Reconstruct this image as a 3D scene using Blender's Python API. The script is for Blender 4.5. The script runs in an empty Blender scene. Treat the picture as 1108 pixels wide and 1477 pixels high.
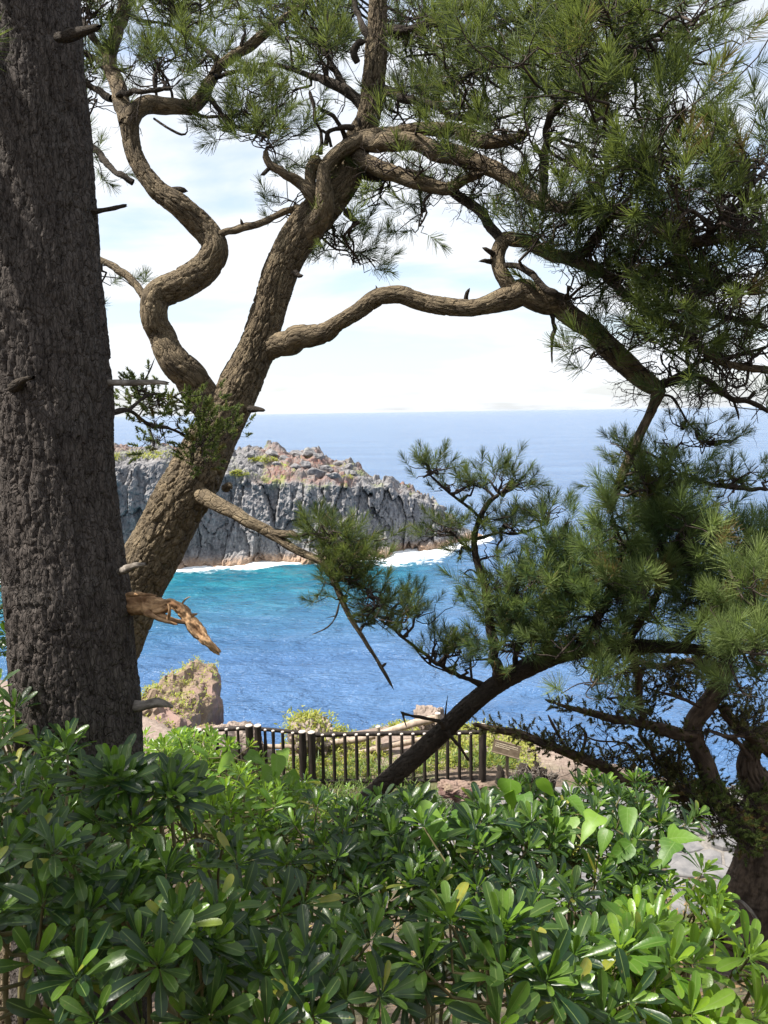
import bpy, bmesh, math, random
import numpy as np
from mathutils import Vector, Matrix
from mathutils.bvhtree import BVHTree

random.seed(7)
RNG = np.random.default_rng(7)
SC = bpy.context.scene
COL = SC.collection
R = math.radians

# ------------------------------------------------------------------ camera
EYE = np.array([0.0, 0.0, 25.0])
FPX, CX, CY = 1137.0, 554.0, 738.5            # focal length and centre in photo pixels
PITCH, ROLL = R(7.24), R(0.86)
F0 = np.array([0, math.cos(PITCH), -math.sin(PITCH)])
U0 = np.array([0, math.sin(PITCH), math.cos(PITCH)])
R0 = np.array([1.0, 0, 0])
RIGHT = R0 * math.cos(ROLL) - U0 * math.sin(ROLL)
UP = U0 * math.cos(ROLL) + R0 * math.sin(ROLL)
cam_d = bpy.data.cameras.new('camera')
cam = bpy.data.objects.new('camera', cam_d)
COL.objects.link(cam)
cam.matrix_world = Matrix(((RIGHT[0], UP[0], -F0[0], EYE[0]), (RIGHT[1], UP[1], -F0[1], EYE[1]),
                           (RIGHT[2], UP[2], -F0[2], EYE[2]), (0, 0, 0, 1)))
cam_d.sensor_fit = 'VERTICAL'
cam_d.angle_y = 2 * math.atan(738.5 / FPX)
cam_d.clip_start, cam_d.clip_end = 0.05, 90000
SC.camera = cam

# ------------------------------------------------------------------ sun, sky, exposure
SUN = Vector((-0.52, -0.10, 0.85)).normalized()
SUN_EL = math.asin(SUN.z)
SUN_ROT = math.atan2(SUN.x, SUN.y)
sl = bpy.data.lights.new('sun', 'SUN')
sl.energy, sl.angle, sl.color = 5.0, R(0.53), (1.0, 0.95, 0.87)
so = bpy.data.objects.new('sun', sl)
COL.objects.link(so)
so.rotation_euler = (-SUN).to_track_quat('-Z', 'Y').to_euler()
so.location = (-20, -8, 70)
SC.view_settings.view_transform = 'Standard'
SC.view_settings.look = 'None'
SC.view_settings.exposure = 1.05
SC.view_settings.gamma = 1.0
SC.view_settings.use_curve_mapping = False
SC.cycles.max_bounces = 7
SC.cycles.transparent_max_bounces = 4
SC.cycles.transmission_bounces = 3
SC.cycles.caustics_reflective = False
SC.cycles.caustics_refractive = False
SC.cycles.use_denoising = True

W = bpy.data.worlds.new('World')
SC.world = W
W.use_nodes = True


class G:
    """short hand for building node trees"""
    def __init__(s, tree):
        s.t = tree
        tree.nodes.clear()

    def n(s, typ, **kw):
        nd = s.t.nodes.new(typ)
        for k, v in kw.items():
            if k.startswith('i_'):
                key = k[2:].replace('_', ' ')
                nd.inputs[int(key) if key.isdigit() else key].default_value = v
            else:
                setattr(nd, k, v)
        return nd

    def l(s, a, b):
        s.t.links.new(a, b)

    def math(s, op, a, b=0.0, c=None, clamp=False):
        nd = s.n('ShaderNodeMath', operation=op, use_clamp=clamp)
        for i, v in enumerate((a, b, c)):
            if v is None:
                continue
            if isinstance(v, (int, float)):
                nd.inputs[i].default_value = v
            else:
                s.l(v, nd.inputs[i])
        return nd.outputs[0]

    def mix(s, f, a, b, blend='MIX'):
        nd = s.n('ShaderNodeMix', data_type='RGBA', blend_type=blend)
        for i, v in ((0, f), (6, a), (7, b)):
            if isinstance(v, (int, float)):
                nd.inputs[i].default_value = v
            elif isinstance(v, tuple):
                nd.inputs[i].default_value = (*v, 1.0) if len(v) == 3 else v
            else:
                s.l(v, nd.inputs[i])
        return nd.outputs[2]

    def ramp(s, f, lo, hi):
        nd = s.n('ShaderNodeMapRange', interpolation_type='SMOOTHSTEP')
        nd.inputs[1].default_value, nd.inputs[2].default_value = lo, hi
        s.l(f, nd.inputs[0])
        return nd.outputs[0]

    def noise(s, vec, scale, detail=3.0, rough=0.55, dist=0.0):
        nd = s.n('ShaderNodeTexNoise')
        nd.inputs['Scale'].default_value = scale
        nd.inputs['Detail'].default_value = detail
        nd.inputs['Roughness'].default_value = rough
        nd.inputs['Distortion'].default_value = dist
        if vec is not None:
            s.l(vec, nd.inputs['Vector'])
        return nd.outputs['Fac']

    def mapping(s, vec, scale):
        nd = s.n('ShaderNodeMapping')
        nd.inputs['Scale'].default_value = scale
        s.l(vec, nd.inputs['Vector'])
        return nd.outputs[0]

    def bump(s, h, strength, dist, normal=None):
        nd = s.n('ShaderNodeBump')
        nd.inputs['Strength'].default_value = strength
        nd.inputs['Distance'].default_value = dist
        s.l(h, nd.inputs['Height'])
        if normal is not None:
            s.l(normal, nd.inputs['Normal'])
        return nd.outputs[0]


g = G(W.node_tree)
sky = g.n('ShaderNodeTexSky', sky_type='NISHITA', sun_disc=False)
sky.sun_elevation, sky.sun_rotation = SUN_EL, SUN_ROT
sky.altitude, sky.air_density, sky.dust_density, sky.ozone_density = 20, 1.0, 1.6, 1.0
tc = g.n('ShaderNodeTexCoord')
sx = g.n('ShaderNodeSeparateXYZ')
g.l(tc.outputs['Generated'], sx.inputs[0])
zz = g.math('ADD', g.math('MAXIMUM', sx.outputs[2], 0.0), 0.22)
cv = g.n('ShaderNodeCombineXYZ')
g.l(g.math('DIVIDE', sx.outputs[0], zz), cv.inputs[0])
g.l(g.math('MULTIPLY', g.math('DIVIDE', sx.outputs[1], zz), 1.7), cv.inputs[1])
cl = g.noise(cv.outputs[0], 0.95, 7, 0.52, 0.25)
cm = g.math('ADD', 0.30, g.math('MULTIPLY', g.ramp(cl, 0.38, 0.54), 0.70))
hz = g.ramp(sx.outputs[2], 0.16, -0.02)        # milky band of low cloud over the horizon
cm = g.math('MAXIMUM', cm, g.math('MULTIPLY', hz, 0.72))
skyc = g.mix(cm, sky.outputs[0], (4.25, 4.4, 4.6))
bg = g.n('ShaderNodeBackground')
bg.inputs['Strength'].default_value = 0.12
g.l(skyc, bg.inputs['Color'])
wo = g.n('ShaderNodeOutputWorld')
g.l(bg.outputs[0], wo.inputs[0])

# ------------------------------------------------------------------ picture <-> place
def ray(px, py):
    return F0 + (px - CX) / FPX * RIGHT - (py - CY) / FPX * UP

def P(px, py, d):
    return EYE + ray(px, py) * d

def on_z(px, py, z):
    r = ray(px, py)
    return EYE + r * ((z - EYE[2]) / r[2])

def proj(p):
    v = np.asarray(p) - EYE
    d = v @ F0
    return CX + FPX * (v @ RIGHT) / d, CY - FPX * (v @ UP) / d, d

def wid(w, d):
    return 0.5 * w * d / FPX

# ------------------------------------------------------------------ noise
def _h(i, j, k, s):
    n = (i.astype(np.int64) * 374761393 + j.astype(np.int64) * 668265263 + k.astype(np.int64) * 2147483629 + s * 974711) & 0xFFFFFFFF
    n = ((n ^ (n >> 13)) * 1274126177) & 0xFFFFFFFF
    n = ((n ^ (n >> 15)) * 2246822519) & 0xFFFFFFFF
    return ((n ^ (n >> 16)) & 0xFFFFFF) / float(0xFFFFFF)

def vnoise(x, y, z, s=0):
    xi, yi, zi = np.floor(x), np.floor(y), np.floor(z)
    fx, fy, fz = x - xi, y - yi, z - zi
    fx, fy, fz = [f * f * f * (f * (f * 6 - 15) + 10) for f in (fx, fy, fz)]
    out = 0
    for a in (0, 1):
        for b in (0, 1):
            for c in (0, 1):
                w = (fx if a else 1 - fx) * (fy if b else 1 - fy) * (fz if c else 1 - fz)
                out = out + w * _h(xi + a, yi + b, zi + c, s)
    return out * 2 - 1

def fbm(x, y, z, oct=4, s=0, gain=0.5):
    a, t, f = 1.0, 0.0, 1.0
    for o in range(oct):
        t = t + a * vnoise(x * f, y * f, z * f, s + o * 17)
        a *= gain
        f *= 2.03
    return t

def voro(u, v, s=0, wrap=None, jit=0.9):
    ui, vi = np.floor(u), np.floor(v)
    f1 = np.full(u.shape, 9.0)
    f2 = np.full(u.shape, 9.0)
    cid = np.zeros(u.shape)
    for a in (-1, 0, 1):
        for b in (-1, 0, 1):
            cu, cvv = ui + a, vi + b
            hu = np.mod(cu, wrap) if wrap else cu
            z0 = np.zeros_like(cu)
            px = cu + 0.5 + jit * (_h(hu, cvv, z0, s) - 0.5)
            py = cvv + 0.5 + jit * (_h(hu, cvv, z0 + 1, s) - 0.5)
            d = np.sqrt((px - u) ** 2 + (py - v) ** 2)
            c = _h(hu, cvv, z0 + 2, s)
            near = d < f1
            f2 = np.where(near, f1, np.minimum(f2, d))
            cid = np.where(near, c, cid)
            f1 = np.where(near, d, f1)
    return f1, f2, cid

def sstep(x, a, b):
    t = np.clip((x - a) / (b - a), 0, 1)
    return t * t * (3 - 2 * t)

# ------------------------------------------------------------------ meshes and objects
def new_mesh(name, V, Fq, attrs=None, smooth=False):
    V = np.asarray(V, dtype=np.float32)
    Fq = np.asarray(Fq, dtype=np.int32)
    k = Fq.shape[1]
    me = bpy.data.meshes.new(name)
    me.vertices.add(len(V))
    me.vertices.foreach_set('co', V.ravel())
    me.loops.add(Fq.size)
    me.loops.foreach_set('vertex_index', Fq.ravel())
    me.polygons.add(len(Fq))
    me.polygons.foreach_set('loop_start', np.arange(0, Fq.size, k, dtype=np.int32))
    me.polygons.foreach_set('use_smooth', np.full(len(Fq), smooth, dtype=bool))
    me.update(calc_edges=True)
    for an, av in (attrs or {}).items():
        av = np.asarray(av, dtype=np.float32)
        if av.ndim == 1:
            me.attributes.new(an, 'FLOAT', 'POINT').data.foreach_set('value', av)
        else:
            me.attributes.new(an, 'FLOAT_VECTOR', 'POINT').data.foreach_set('vector', av.ravel())
    return me

def put(name, me, mat, parent=None, kind=None):
    o = bpy.data.objects.new(name, me)
    COL.objects.link(o)
    if mat is not None and not me.materials:
        me.materials.append(mat)
    if parent is not None:
        o.parent = parent
    if kind:
        o['kind'] = kind
    return o

def mk(name, V, Fq, mat, parent=None, smooth=False, attrs=None, kind=None):
    V = np.asarray(V, dtype=float)
    if parent is not None:
        p, off = parent, np.zeros(3)
        while p is not None:
            off = off + np.array(p.location)
            p = p.parent
        V = V - off
    return put(name, new_mesh(name, V, Fq, attrs, smooth), mat, parent, kind)

def thing(name, loc, label, cat, group=None):
    o = bpy.data.objects.new(name, None)
    COL.objects.link(o)
    o.location = tuple(loc)
    o.empty_display_size = 0.1
    o['label'], o['category'] = label, cat
    if group:
        o['group'] = group
    return o

def tag(o, label, cat, group=None):
    o['label'], o['category'] = label, cat
    if group:
        o['group'] = group
    return o

class Acc:
    """collects geometry of one part"""
    def __init__(s):
        s.V, s.F, s.A, s.n = [], [], [], 0

    def add(s, V, Fq, A=None):
        if len(V) == 0:
            return
        s.V.append(V)
        s.F.append(np.asarray(Fq) + s.n)
        s.A.append(A if A is not None else np.zeros((len(V), 3)))
        s.n += len(V)

    def build(s, name, mat, parent=None, smooth=False, kind=None, attr='bk'):
        if not s.n:
            return None
        return mk(name, np.concatenate(s.V), np.concatenate(s.F), mat, parent, smooth, {attr: np.concatenate(s.A)}, kind)

def box_vf(c, sx_, sy_, sz_, rot=None):
    v = np.array([[x, y, z] for x in (-1, 1) for y in (-1, 1) for z in (-1, 1)]) * 0.5 * np.array([sx_, sy_, sz_])
    if rot is not None:
        v = v @ np.array(rot).T
    f = np.array([[0, 1, 3, 2], [4, 6, 7, 5], [0, 4, 5, 1], [2, 3, 7, 6], [0, 2, 6, 4], [1, 5, 7, 3]])
    return v + np.array(c), f

def catmull(pts, step):
    pts = np.asarray(pts, dtype=float)
    n = len(pts)
    if n == 2:
        m = max(2, int(np.linalg.norm(pts[1, :3] - pts[0, :3]) / step) + 1)
        t = np.linspace(0, 1, m)[:, None]
        return pts[0] * (1 - t) + pts[1] * t
    ext = np.vstack([2 * pts[0] - pts[1], pts, 2 * pts[-1] - pts[-2]])
    out = []
    for i in range(n - 1):
        p0, p1, p2, p3 = ext[i:i + 4]
        m = max(1, int(np.linalg.norm(p2[:3] - p1[:3]) / step))
        t = np.linspace(0, 1, m, endpoint=False)[:, None]
        out.append(0.5 * ((2 * p1) + (-p0 + p2) * t + (2 * p0 - 5 * p1 + 4 * p2 - p3) * t * t + (-p0 + 3 * p1 - 3 * p2 + p3) * t ** 3))
    out.append(pts[-1:])
    return np.vstack(out)

def tube(pr, segs=8, step=0.05, disp=None, cap=True, jag=False):
    """pr: rows x, y, z, radius. Returns vertices, quads, bark coordinates."""
    c = catmull(pr, step)
    c[:, 3] = np.maximum(c[:, 3], 0.0004)
    p, r = c[:, :3], c[:, 3].copy()
    n = len(p)
    t = np.gradient(p, axis=0)
    t /= np.linalg.norm(t, axis=1)[:, None] + 1e-9
    s = np.concatenate([[0], np.cumsum(np.linalg.norm(np.diff(p, axis=0), axis=1))])
    a = p[0] - EYE
    a = a - t[0] * (a @ t[0])
    a /= np.linalg.norm(a) + 1e-9
    N = np.zeros((n, 3))
    N[0] = a
    for i in range(1, n):
        a = N[i - 1] - t[i] * (N[i - 1] @ t[i])
        N[i] = a / (np.linalg.norm(a) + 1e-9)
    B = np.cross(t, N)
    th = np.arange(segs) / segs * 2 * math.pi
    ct, st = np.cos(th), np.sin(th)
    dirs = N[:, None, :] * ct[None, :, None] + B[:, None, :] * st[None, :, None]
    rr = np.repeat(r[:, None], segs, 1)
    TH = np.repeat(th[None], n, 0)
    SS = np.repeat(s[:, None], segs, 1)
    if disp is not None:
        rr = rr + disp(TH, SS, rr)
    if cap:
        rr[-1] *= 0.05
    V = p[:, None, :] + dirs * rr[:, :, None]
    if jag and n > 5:
        ph = RNG.uniform(0, 9)
        jn_ = np.abs(np.sin(th * 2.0 + ph)) * .6 + np.abs(np.sin(th * 4.3 + 2 * ph)) * .8
        for q_, k_ in ((-1, 1.0), (-2, .75), (-3, .3)):
            V[q_] = p[q_] + dirs[q_] * (rr[-4] * (.55 if q_ == -1 else .85))[:, None] + t[q_] * (jn_ * r[-4] * 1.7 * k_)[:, None]
    V = V.reshape(-1, 3)
    rm = r.mean()
    A = np.stack([np.cos(TH) * rm, np.sin(TH) * rm, SS], -1).reshape(-1, 3)
    i = np.arange(n - 1)[:, None] * segs
    j = np.arange(segs)[None]
    jn = (j + 1) % segs
    Fq = np.stack([i + j, i + jn, i + segs + jn, i + segs + j], -1).reshape(-1, 4)
    return V, Fq, A

def bark_disp(amp, cu, cvv, seed, lump=0.02):
    def f(th, s, r):
        rm = float(r.mean())
        nu = max(5, round(2 * math.pi * rm / cu))
        u = th / (2 * math.pi) * nu
        cx, sx2 = np.cos(th) * rm, np.sin(th) * rm
        k = 0.045 / cu
        wv = 0.42 * fbm(cx * 10 * k, sx2 * 10 * k, s * 6 * k, 3, seed + 5)
        wu = 0.34 * fbm(cx * 13 * k, sx2 * 13 * k, s * 5 * k, 3, seed + 9) + 0.14 * fbm(cx * 40 * k, sx2 * 40 * k, s * 22 * k, 2, seed + 11)
        f1, f2, cid = voro(u + wu, s / cvv + wv, seed, nu)
        g1, g2, cid2 = voro((u + wu * 1.4) * 2.0, s / cvv * 1.9 + wv * 2.3, seed + 31, nu * 2)
        h1, h2, cid3 = voro((u + wu * 2) * 5.0, s / cvv * 4.6 + wv * 5, seed + 37, nu * 5)
        cw = 0.06 + 0.16 * np.clip(fbm(cx * 7 * k + 3, sx2 * 7 * k, s * 4 * k, 2, seed + 21) + .4, 0, 1)
        pl = sstep((f2 - f1) / cw, 0.1, 1.0)
        pl2 = sstep(g2 - g1, 0.0, 0.10)
        fine = fbm(cx * 70 * k, sx2 * 70 * k, s * 30 * k, 3, seed + 3)
        big = fbm(cx * 4, sx2 * 4, s * 2.2, 2, seed + 7)
        lay = 0.36 * cid + 0.30 * cid2 + 0.22 * cid3          # flakes lie at several levels
        return amp * (pl * 0.85 + pl2 * 0.16 + lay * pl - 1.0 + fine * 0.16) + lump * rm * 2 * big
    return f

def knob_disp(amp, seed):
    def f(th, s, r):
        rm = float(r.mean())
        c, d = np.cos(th) * rm, np.sin(th) * rm
        q = 0.030
        return r * 0.16 * fbm(c * 10, d * 10, s * 7, 2, seed) + amp * fbm(c / q, d / q, s / q * 0.5, 3, seed + 4)
    return f

# ------------------------------------------------------------------ materials
def mat_new(name):
    m = bpy.data.materials.new(name)
    m.use_nodes = True
    return m, G(m.node_tree)

def finish(g_, shader):
    o = g_.n('ShaderNodeOutputMaterial')
    g_.l(shader, o.inputs[0])

def attr(g_, name):
    return g_.n('ShaderNodeAttribute', attribute_name=name)

def m_bark(name, c1, c2, c3, lichen=0.3, bumpd=0.004, scale=1.0, plate=0.0):
    m, q = mat_new(name)
    a = attr(q, 'bk').outputs['Vector']
    st = q.mapping(a, (1, 1, 0.35))
    n1 = q.noise(st, 26 * scale, 4, 0.6)
    n2 = q.noise(a, 5 * scale, 3, 0.55)
    n3 = q.noise(st, 90 * scale, 4, 0.65)
    col = q.mix(q.ramp(n1, 0.35, 0.65), c1, c2)
    col = q.mix(q.math('MULTIPLY', q.ramp(n2, 0.5, 0.72), lichen), col, c3)
    col = q.mix(q.math('MULTIPLY', q.ramp(n3, 0.4, 0.7), 0.4), col, c1)
    h = q.math('ADD', q.math('MULTIPLY', n1, 1.0), q.math('MULTIPLY', n3, 0.6))
    if plate:
        # scaly flakes with torn edges, each of its own tint
        wob = q.n('ShaderNodeTexNoise')
        wob.inputs['Scale'].default_value = 30
        wob.inputs['Detail'].default_value = 3
        q.l(st, wob.inputs['Vector'])
        va = q.n('ShaderNodeVectorMath', operation='MULTIPLY_ADD')
        q.l(wob.outputs['Color'], va.inputs[0])
        va.inputs[1].default_value = (.022, .022, .022)
        q.l(st, va.inputs[2])
        for sc_, w_ in ((plate, 1.2), (plate * 2.6, 0.7)):
            vo = q.n('ShaderNodeTexVoronoi', feature='F1')
            vo.inputs['Scale'].default_value = sc_
            q.l(va.outputs[0], vo.inputs['Vector'])
            ve = q.n('ShaderNodeTexVoronoi', feature='DISTANCE_TO_EDGE')
            ve.inputs['Scale'].default_value = sc_
            q.l(va.outputs[0], ve.inputs['Vector'])
            sp = q.n('ShaderNodeSeparateColor')
            q.l(vo.outputs['Color'], sp.inputs[0])
            col = q.mix(q.math('MULTIPLY', sp.outputs[0], 0.42), col, c2)
            col = q.mix(q.math('MULTIPLY', sp.outputs[1], 0.36), col, c1)
            h = q.math('ADD', h, q.math('MULTIPLY', q.math('ADD', q.ramp(ve.outputs['Distance'], 0.0, 0.10), q.math('MULTIPLY', sp.outputs[2], 0.7)), w_))
    b = q.n('ShaderNodeBsdfPrincipled')
    b.inputs['Roughness'].default_value = 0.93
    b.inputs['Specular IOR Level'].default_value = 0.2
    q.l(col, b.inputs['Base Color'])
    q.l(q.bump(h, 1.0, bumpd), b.inputs['Normal'])
    finish(q, b.outputs[0])
    return m

def m_plain(name, c1, c2, scale=8.0, rough=0.8, bump=0.0, stretch=(1, 1, 1)):
    m, q = mat_new(name)
    tcn = q.n('ShaderNodeTexCoord')
    v = q.mapping(tcn.outputs['Object'], stretch)
    n1 = q.noise(v, scale, 5, 0.62)
    col = q.mix(q.ramp(n1, 0.3, 0.7), c1, c2)
    b = q.n('ShaderNodeBsdfPrincipled')
    b.inputs['Roughness'].default_value = rough
    b.inputs['Specular IOR Level'].default_value = 0.25
    q.l(col, b.inputs['Base Color'])
    if bump:
        q.l(q.bump(n1, 0.8, bump), b.inputs['Normal'])
    finish(q, b.outputs[0])
    return m

def rnd_out(q, island):
    if island:
        return q.n('ShaderNodeNewGeometry').outputs['Random Per Island']
    return q.n('ShaderNodeObjectInfo').outputs['Random']

def m_leaf(name, dark, light, back, trans, island, tf=0.3, rough=0.33, rib=(0.16, 0.22, 0.06), ribw=0.10, veins=0.0):
    """lf attribute: x = across (-1..1), y = along (0..1), z = youth of the leaf"""
    m, q = mat_new(name)
    sp = q.n('ShaderNodeSeparateXYZ')
    q.l(attr(q, 'lf').outputs['Vector'], sp.inputs[0])
    rv = rnd_out(q, island)
    young = q.math('ADD', q.math('MULTIPLY', sp.outputs[2], 0.8), q.math('MULTIPLY', q.math('SUBTRACT', rv, 0.5), 0.7), clamp=True)
    col = q.mix(young, dark, light)
    old = q.ramp(rv, 0.965, 0.985)
    col = q.mix(q.math('MULTIPLY', old, 0.7), col, (0.30, 0.26, 0.04))
    ab = q.math('ABSOLUTE', sp.outputs[0])
    rb = q.math('MULTIPLY', q.ramp(ab, ribw, ribw * 0.3), 0.75)
    if veins:
        vs = q.math('SINE', q.math('MULTIPLY', q.math('SUBTRACT', sp.outputs[1], q.math('MULTIPLY', ab, 0.22)), 46.0))
        rb = q.math('MAXIMUM', rb, q.math('MULTIPLY', q.ramp(vs, 0.80, 1.0), veins))
    gp = q.n('ShaderNodeNewGeometry').outputs['Position']
    blot = q.noise(gp, 26, 3, 0.6)
    col = q.mix(q.math('MULTIPLY', q.ramp(blot, 0.40, 0.68), 0.45), col, q.mix(young, tuple(c * .55 for c in dark), tuple(c * .8 for c in light)))
    col = q.mix(q.math('MULTIPLY', q.ramp(q.noise(gp, 95, 2, 0.5), 0.70, 0.76), 0.7), col, (0.20, 0.15, 0.05))
    col = q.mix(rb, col, rib)
    geo = q.n('ShaderNodeNewGeometry')
    front = col
    col = q.mix(geo.outputs['Backfacing'], front, back)
    b = q.n('ShaderNodeBsdfPrincipled')
    b.inputs['Specular IOR Level'].default_value = 0.38
    rr = q.math('ADD', rough, q.math('MULTIPLY', geo.outputs['Backfacing'], 0.35))
    q.l(rr, b.inputs['Roughness'])
    q.l(col, b.inputs['Base Color'])
    tcn = q.n('ShaderNodeTexCoord')
    q.l(q.bump(q.noise(tcn.outputs['Object'], 5 if not island else 40, 2), 0.3, 0.004), b.inputs['Normal'])
    t = q.n('ShaderNodeBsdfTranslucent')
    q.l(q.mix(young, trans, tuple(min(1, c * 1.25) for c in trans)), t.inputs['Color'])
    ms = q.n('ShaderNodeMixShader')
    ms.inputs[0].default_value = tf
    q.l(b.outputs[0], ms.inputs[1])
    q.l(t.outputs[0], ms.inputs[2])
    finish(q, ms.outputs[0])
    return m

def m_needle(name, c1, c2, trans, island, tf=0.28, dead=0.03):
    m, q = mat_new(name)
    rv = rnd_out(q, island)
    sp = q.n('ShaderNodeSeparateXYZ')
    q.l(attr(q, 'lf').outputs['Vector'], sp.inputs[0])
    f = q.math('ADD', q.math('MULTIPLY', sp.outputs[2], 0.75), q.math('MULTIPLY', q.math('SUBTRACT', rv, 0.42), 0.25 if island else 0.9), clamp=True)
    col = q.mix(f, c1, c2)
    col = q.mix(q.ramp(rv, 1.0 - dead - 0.01, 1.0 - dead), col, (0.17, 0.10, 0.04))
    b = q.n('ShaderNodeBsdfPrincipled')
    b.inputs['Roughness'].default_value = 0.55
    b.inputs['Specular IOR Level'].default_value = 0.22
    q.l(col, b.inputs['Base Color'])
    t = q.n('ShaderNodeBsdfTranslucent')
    t.inputs['Color'].default_value = (*trans, 1)
    ms = q.n('ShaderNodeMixShader')
    ms.inputs[0].default_value = tf
    q.l(b.outputs[0], ms.inputs[1])
    q.l(t.outputs[0], ms.inputs[2])
    finish(q, ms.outputs[0])
    return m

BARK_OLD = m_bark('bark_old_pine', (0.032, 0.026, 0.023), (0.100, 0.085, 0.075), (0.125, 0.118, 0.108), 0.5, 0.006, 1.0, 34)
BARK_PINE = m_bark('bark_leaning_pine', (0.050, 0.039, 0.028), (0.235, 0.182, 0.115), (0.27, 0.235, 0.145), 0.5, 0.006, 1.0, 26)
BARK_DARK = m_bark('bark_small_backlit', (0.022, 0.018, 0.014), (0.070, 0.055, 0.042), (0.11, 0.095, 0.075), 0.3, 0.004, 1.0, 40)  # small wood; on upper boughs its dark tone stands in for a backlit silhouette
BARK_JUN = m_bark('bark_juniper', (0.040, 0.028, 0.020), (0.115, 0.082, 0.058), (0.16, 0.125, 0.098), 0.3)
TWIG = m_bark('bark_twig', (0.026, 0.020, 0.017), (0.085, 0.066, 0.054), (0.15, 0.125, 0.105), 0.3, 0.001)
DEAD = m_bark('dead_wood', (0.15, 0.080, 0.040), (0.58, 0.37, 0.20), (0.46, 0.40, 0.32), 0.45, 0.008)
GREYWOOD = m_bark('weathered_wood', (0.10, 0.085, 0.07), (0.34, 0.30, 0.26), (0.30, 0.30, 0.29), 0.4, 0.006)
STEM = m_bark('green_stem', (0.10, 0.09, 0.045), (0.19, 0.17, 0.08), (0.16, 0.13, 0.09), 0.3, 0.001)

# ------------------------------------------------------------------ terrain
EDGE = np.array([(-60, 40), (-14, 33), (-9.5, 27), (-7, 19), (-5.2, 14.5), (-3.2, 12.6), (-1.7, 12.1), (0.3, 13.1), (1.6, 13.0),
                 (3.1, 11.6), (4.2, 10.7), (6, 10.4), (12, 10.6), (60, 16)])

def gz(x, y):
    x, y = np.asarray(x, float), np.asarray(y, float)
    z = 23.25 - 0.493 * np.clip(y - 0.3, -6, 7.3)
    z = z + 0.25 * np.clip(-x - 4, 0, 4) * sstep(y, 3, 7) * sstep(-y, -14, -9)
    z = z - 0.30 * np.clip(y - 12.5, 0, 20) * sstep(-x, 3.5, 7)
    e = np.interp(x, EDGE[:, 0], EDGE[:, 1])
    over = y - e
    z = z - np.where(over > 0, np.minimum(over * 1.2 + over * over * 0.9, 26), 0)
    z = z + 0.10 * fbm(x * 0.7, y * 0.7, x * 0 + 3.3, 3, 4) * sstep(y, -1, 1)
    return np.maximum(z, -4)

def ground_sheet():
    xs = np.concatenate([np.linspace(-70, -16, 28), np.linspace(-15.7, 14, 150), np.linspace(15, 60, 20)])
    ys = np.concatenate([np.linspace(-60, -7, 16), np.linspace(-6, 8, 60), np.linspace(8.15, 17, 80), np.linspace(17.4, 60, 90)])
    X, Y = np.meshgrid(xs, ys)
    Z = gz(X, Y)
    steep = np.abs(np.gradient(Z, axis=0))
    rock = sstep(steep, 0.12, 0.4)
    X2 = X + rock * 0.35 * fbm(X * .8, Y * .8, Z * .8, 3, 21)
    Y2 = Y + rock * 0.35 * fbm(X * .8, Y * .8, Z * .8, 3, 22)
    V = np.stack([X2, Y2, Z], -1).reshape(-1, 3)
    nx = len(xs)
    i, j = np.meshgrid(np.arange(len(ys) - 1), np.arange(nx - 1), indexing='ij')
    a = (i * nx + j).ravel()
    Fq = np.stack([a, a + 1, a + nx + 1, a + nx], -1)
    m, q = mat_new('earth')
    pos = q.n('ShaderNodeNewGeometry').outputs['Position']
    n1 = q.noise(pos, 1.4, 5, 0.6)
    n2 = q.noise(pos, 14, 5, 0.65)
    n3 = q.noise(pos, 60, 3, 0.6)
    col = q.mix(q.ramp(n2, 0.35, 0.65), (0.055, 0.038, 0.026), (0.13, 0.092, 0.066))
    col = q.mix(q.math('MULTIPLY', q.ramp(n1, 0.5, 0.62), 0.6), col, (0.085, 0.10, 0.03))
    spl = q.n('ShaderNodeSeparateXYZ')
    q.l(pos, spl.inputs[0])
    far = q.ramp(spl.outputs[1], 10.6, 11.6)
    sand = q.mix(q.ramp(n2, 0.3, 0.7), (0.18, 0.13, 0.105), (0.30, 0.235, 0.195))
    col = q.mix(q.math('MULTIPLY', far, 0.9), col, sand)
    rk = attr(q, 'rock').outputs['Fac']
    col = q.mix(rk, col, q.mix(q.ramp(n1, 0.35, 0.65), (0.12, 0.085, 0.07), (0.24, 0.18, 0.155)))
    b = q.n('ShaderNodeBsdfPrincipled')
    b.inputs['Roughness'].default_value = 0.95
    q.l(col, b.inputs['Base Color'])
    q.l(q.bump(q.math('ADD', n2, q.math('MULTIPLY', n3, 0.4)), 0.8, 0.03), b.inputs['Normal'])
    finish(q, b.outputs[0])
    mk('ground', V, Fq, m, smooth=True, attrs={'rock': rock.ravel()}, kind='structure')
ground_sheet()

def GZ(x, y):
    return float(gz(np.array([x]), np.array([y]))[0])

# ------------------------------------------------------------------ sea
BASE_PX = [(-320, 852), (-150, 842), (100, 830), (250, 819), (400, 811), (500, 806), (560, 798), (620, 789), (662, 780), (690, 775)]
BASE = np.array([on_z(x, y, 0.0)[:2] for x, y in BASE_PX])

def seg_dist(X, Y, pl):
    best = np.full(X.shape, 1e9)
    for a, b in zip(pl[:-1], pl[1:]):
        d = b - a
        t = np.clip(((X - a[0]) * d[0] + (Y - a[1]) * d[1]) / (d @ d), 0, 1)
        best = np.minimum(best, np.hypot(X - a[0] - t * d[0], Y - a[1] - t * d[1]))
    return best

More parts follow.
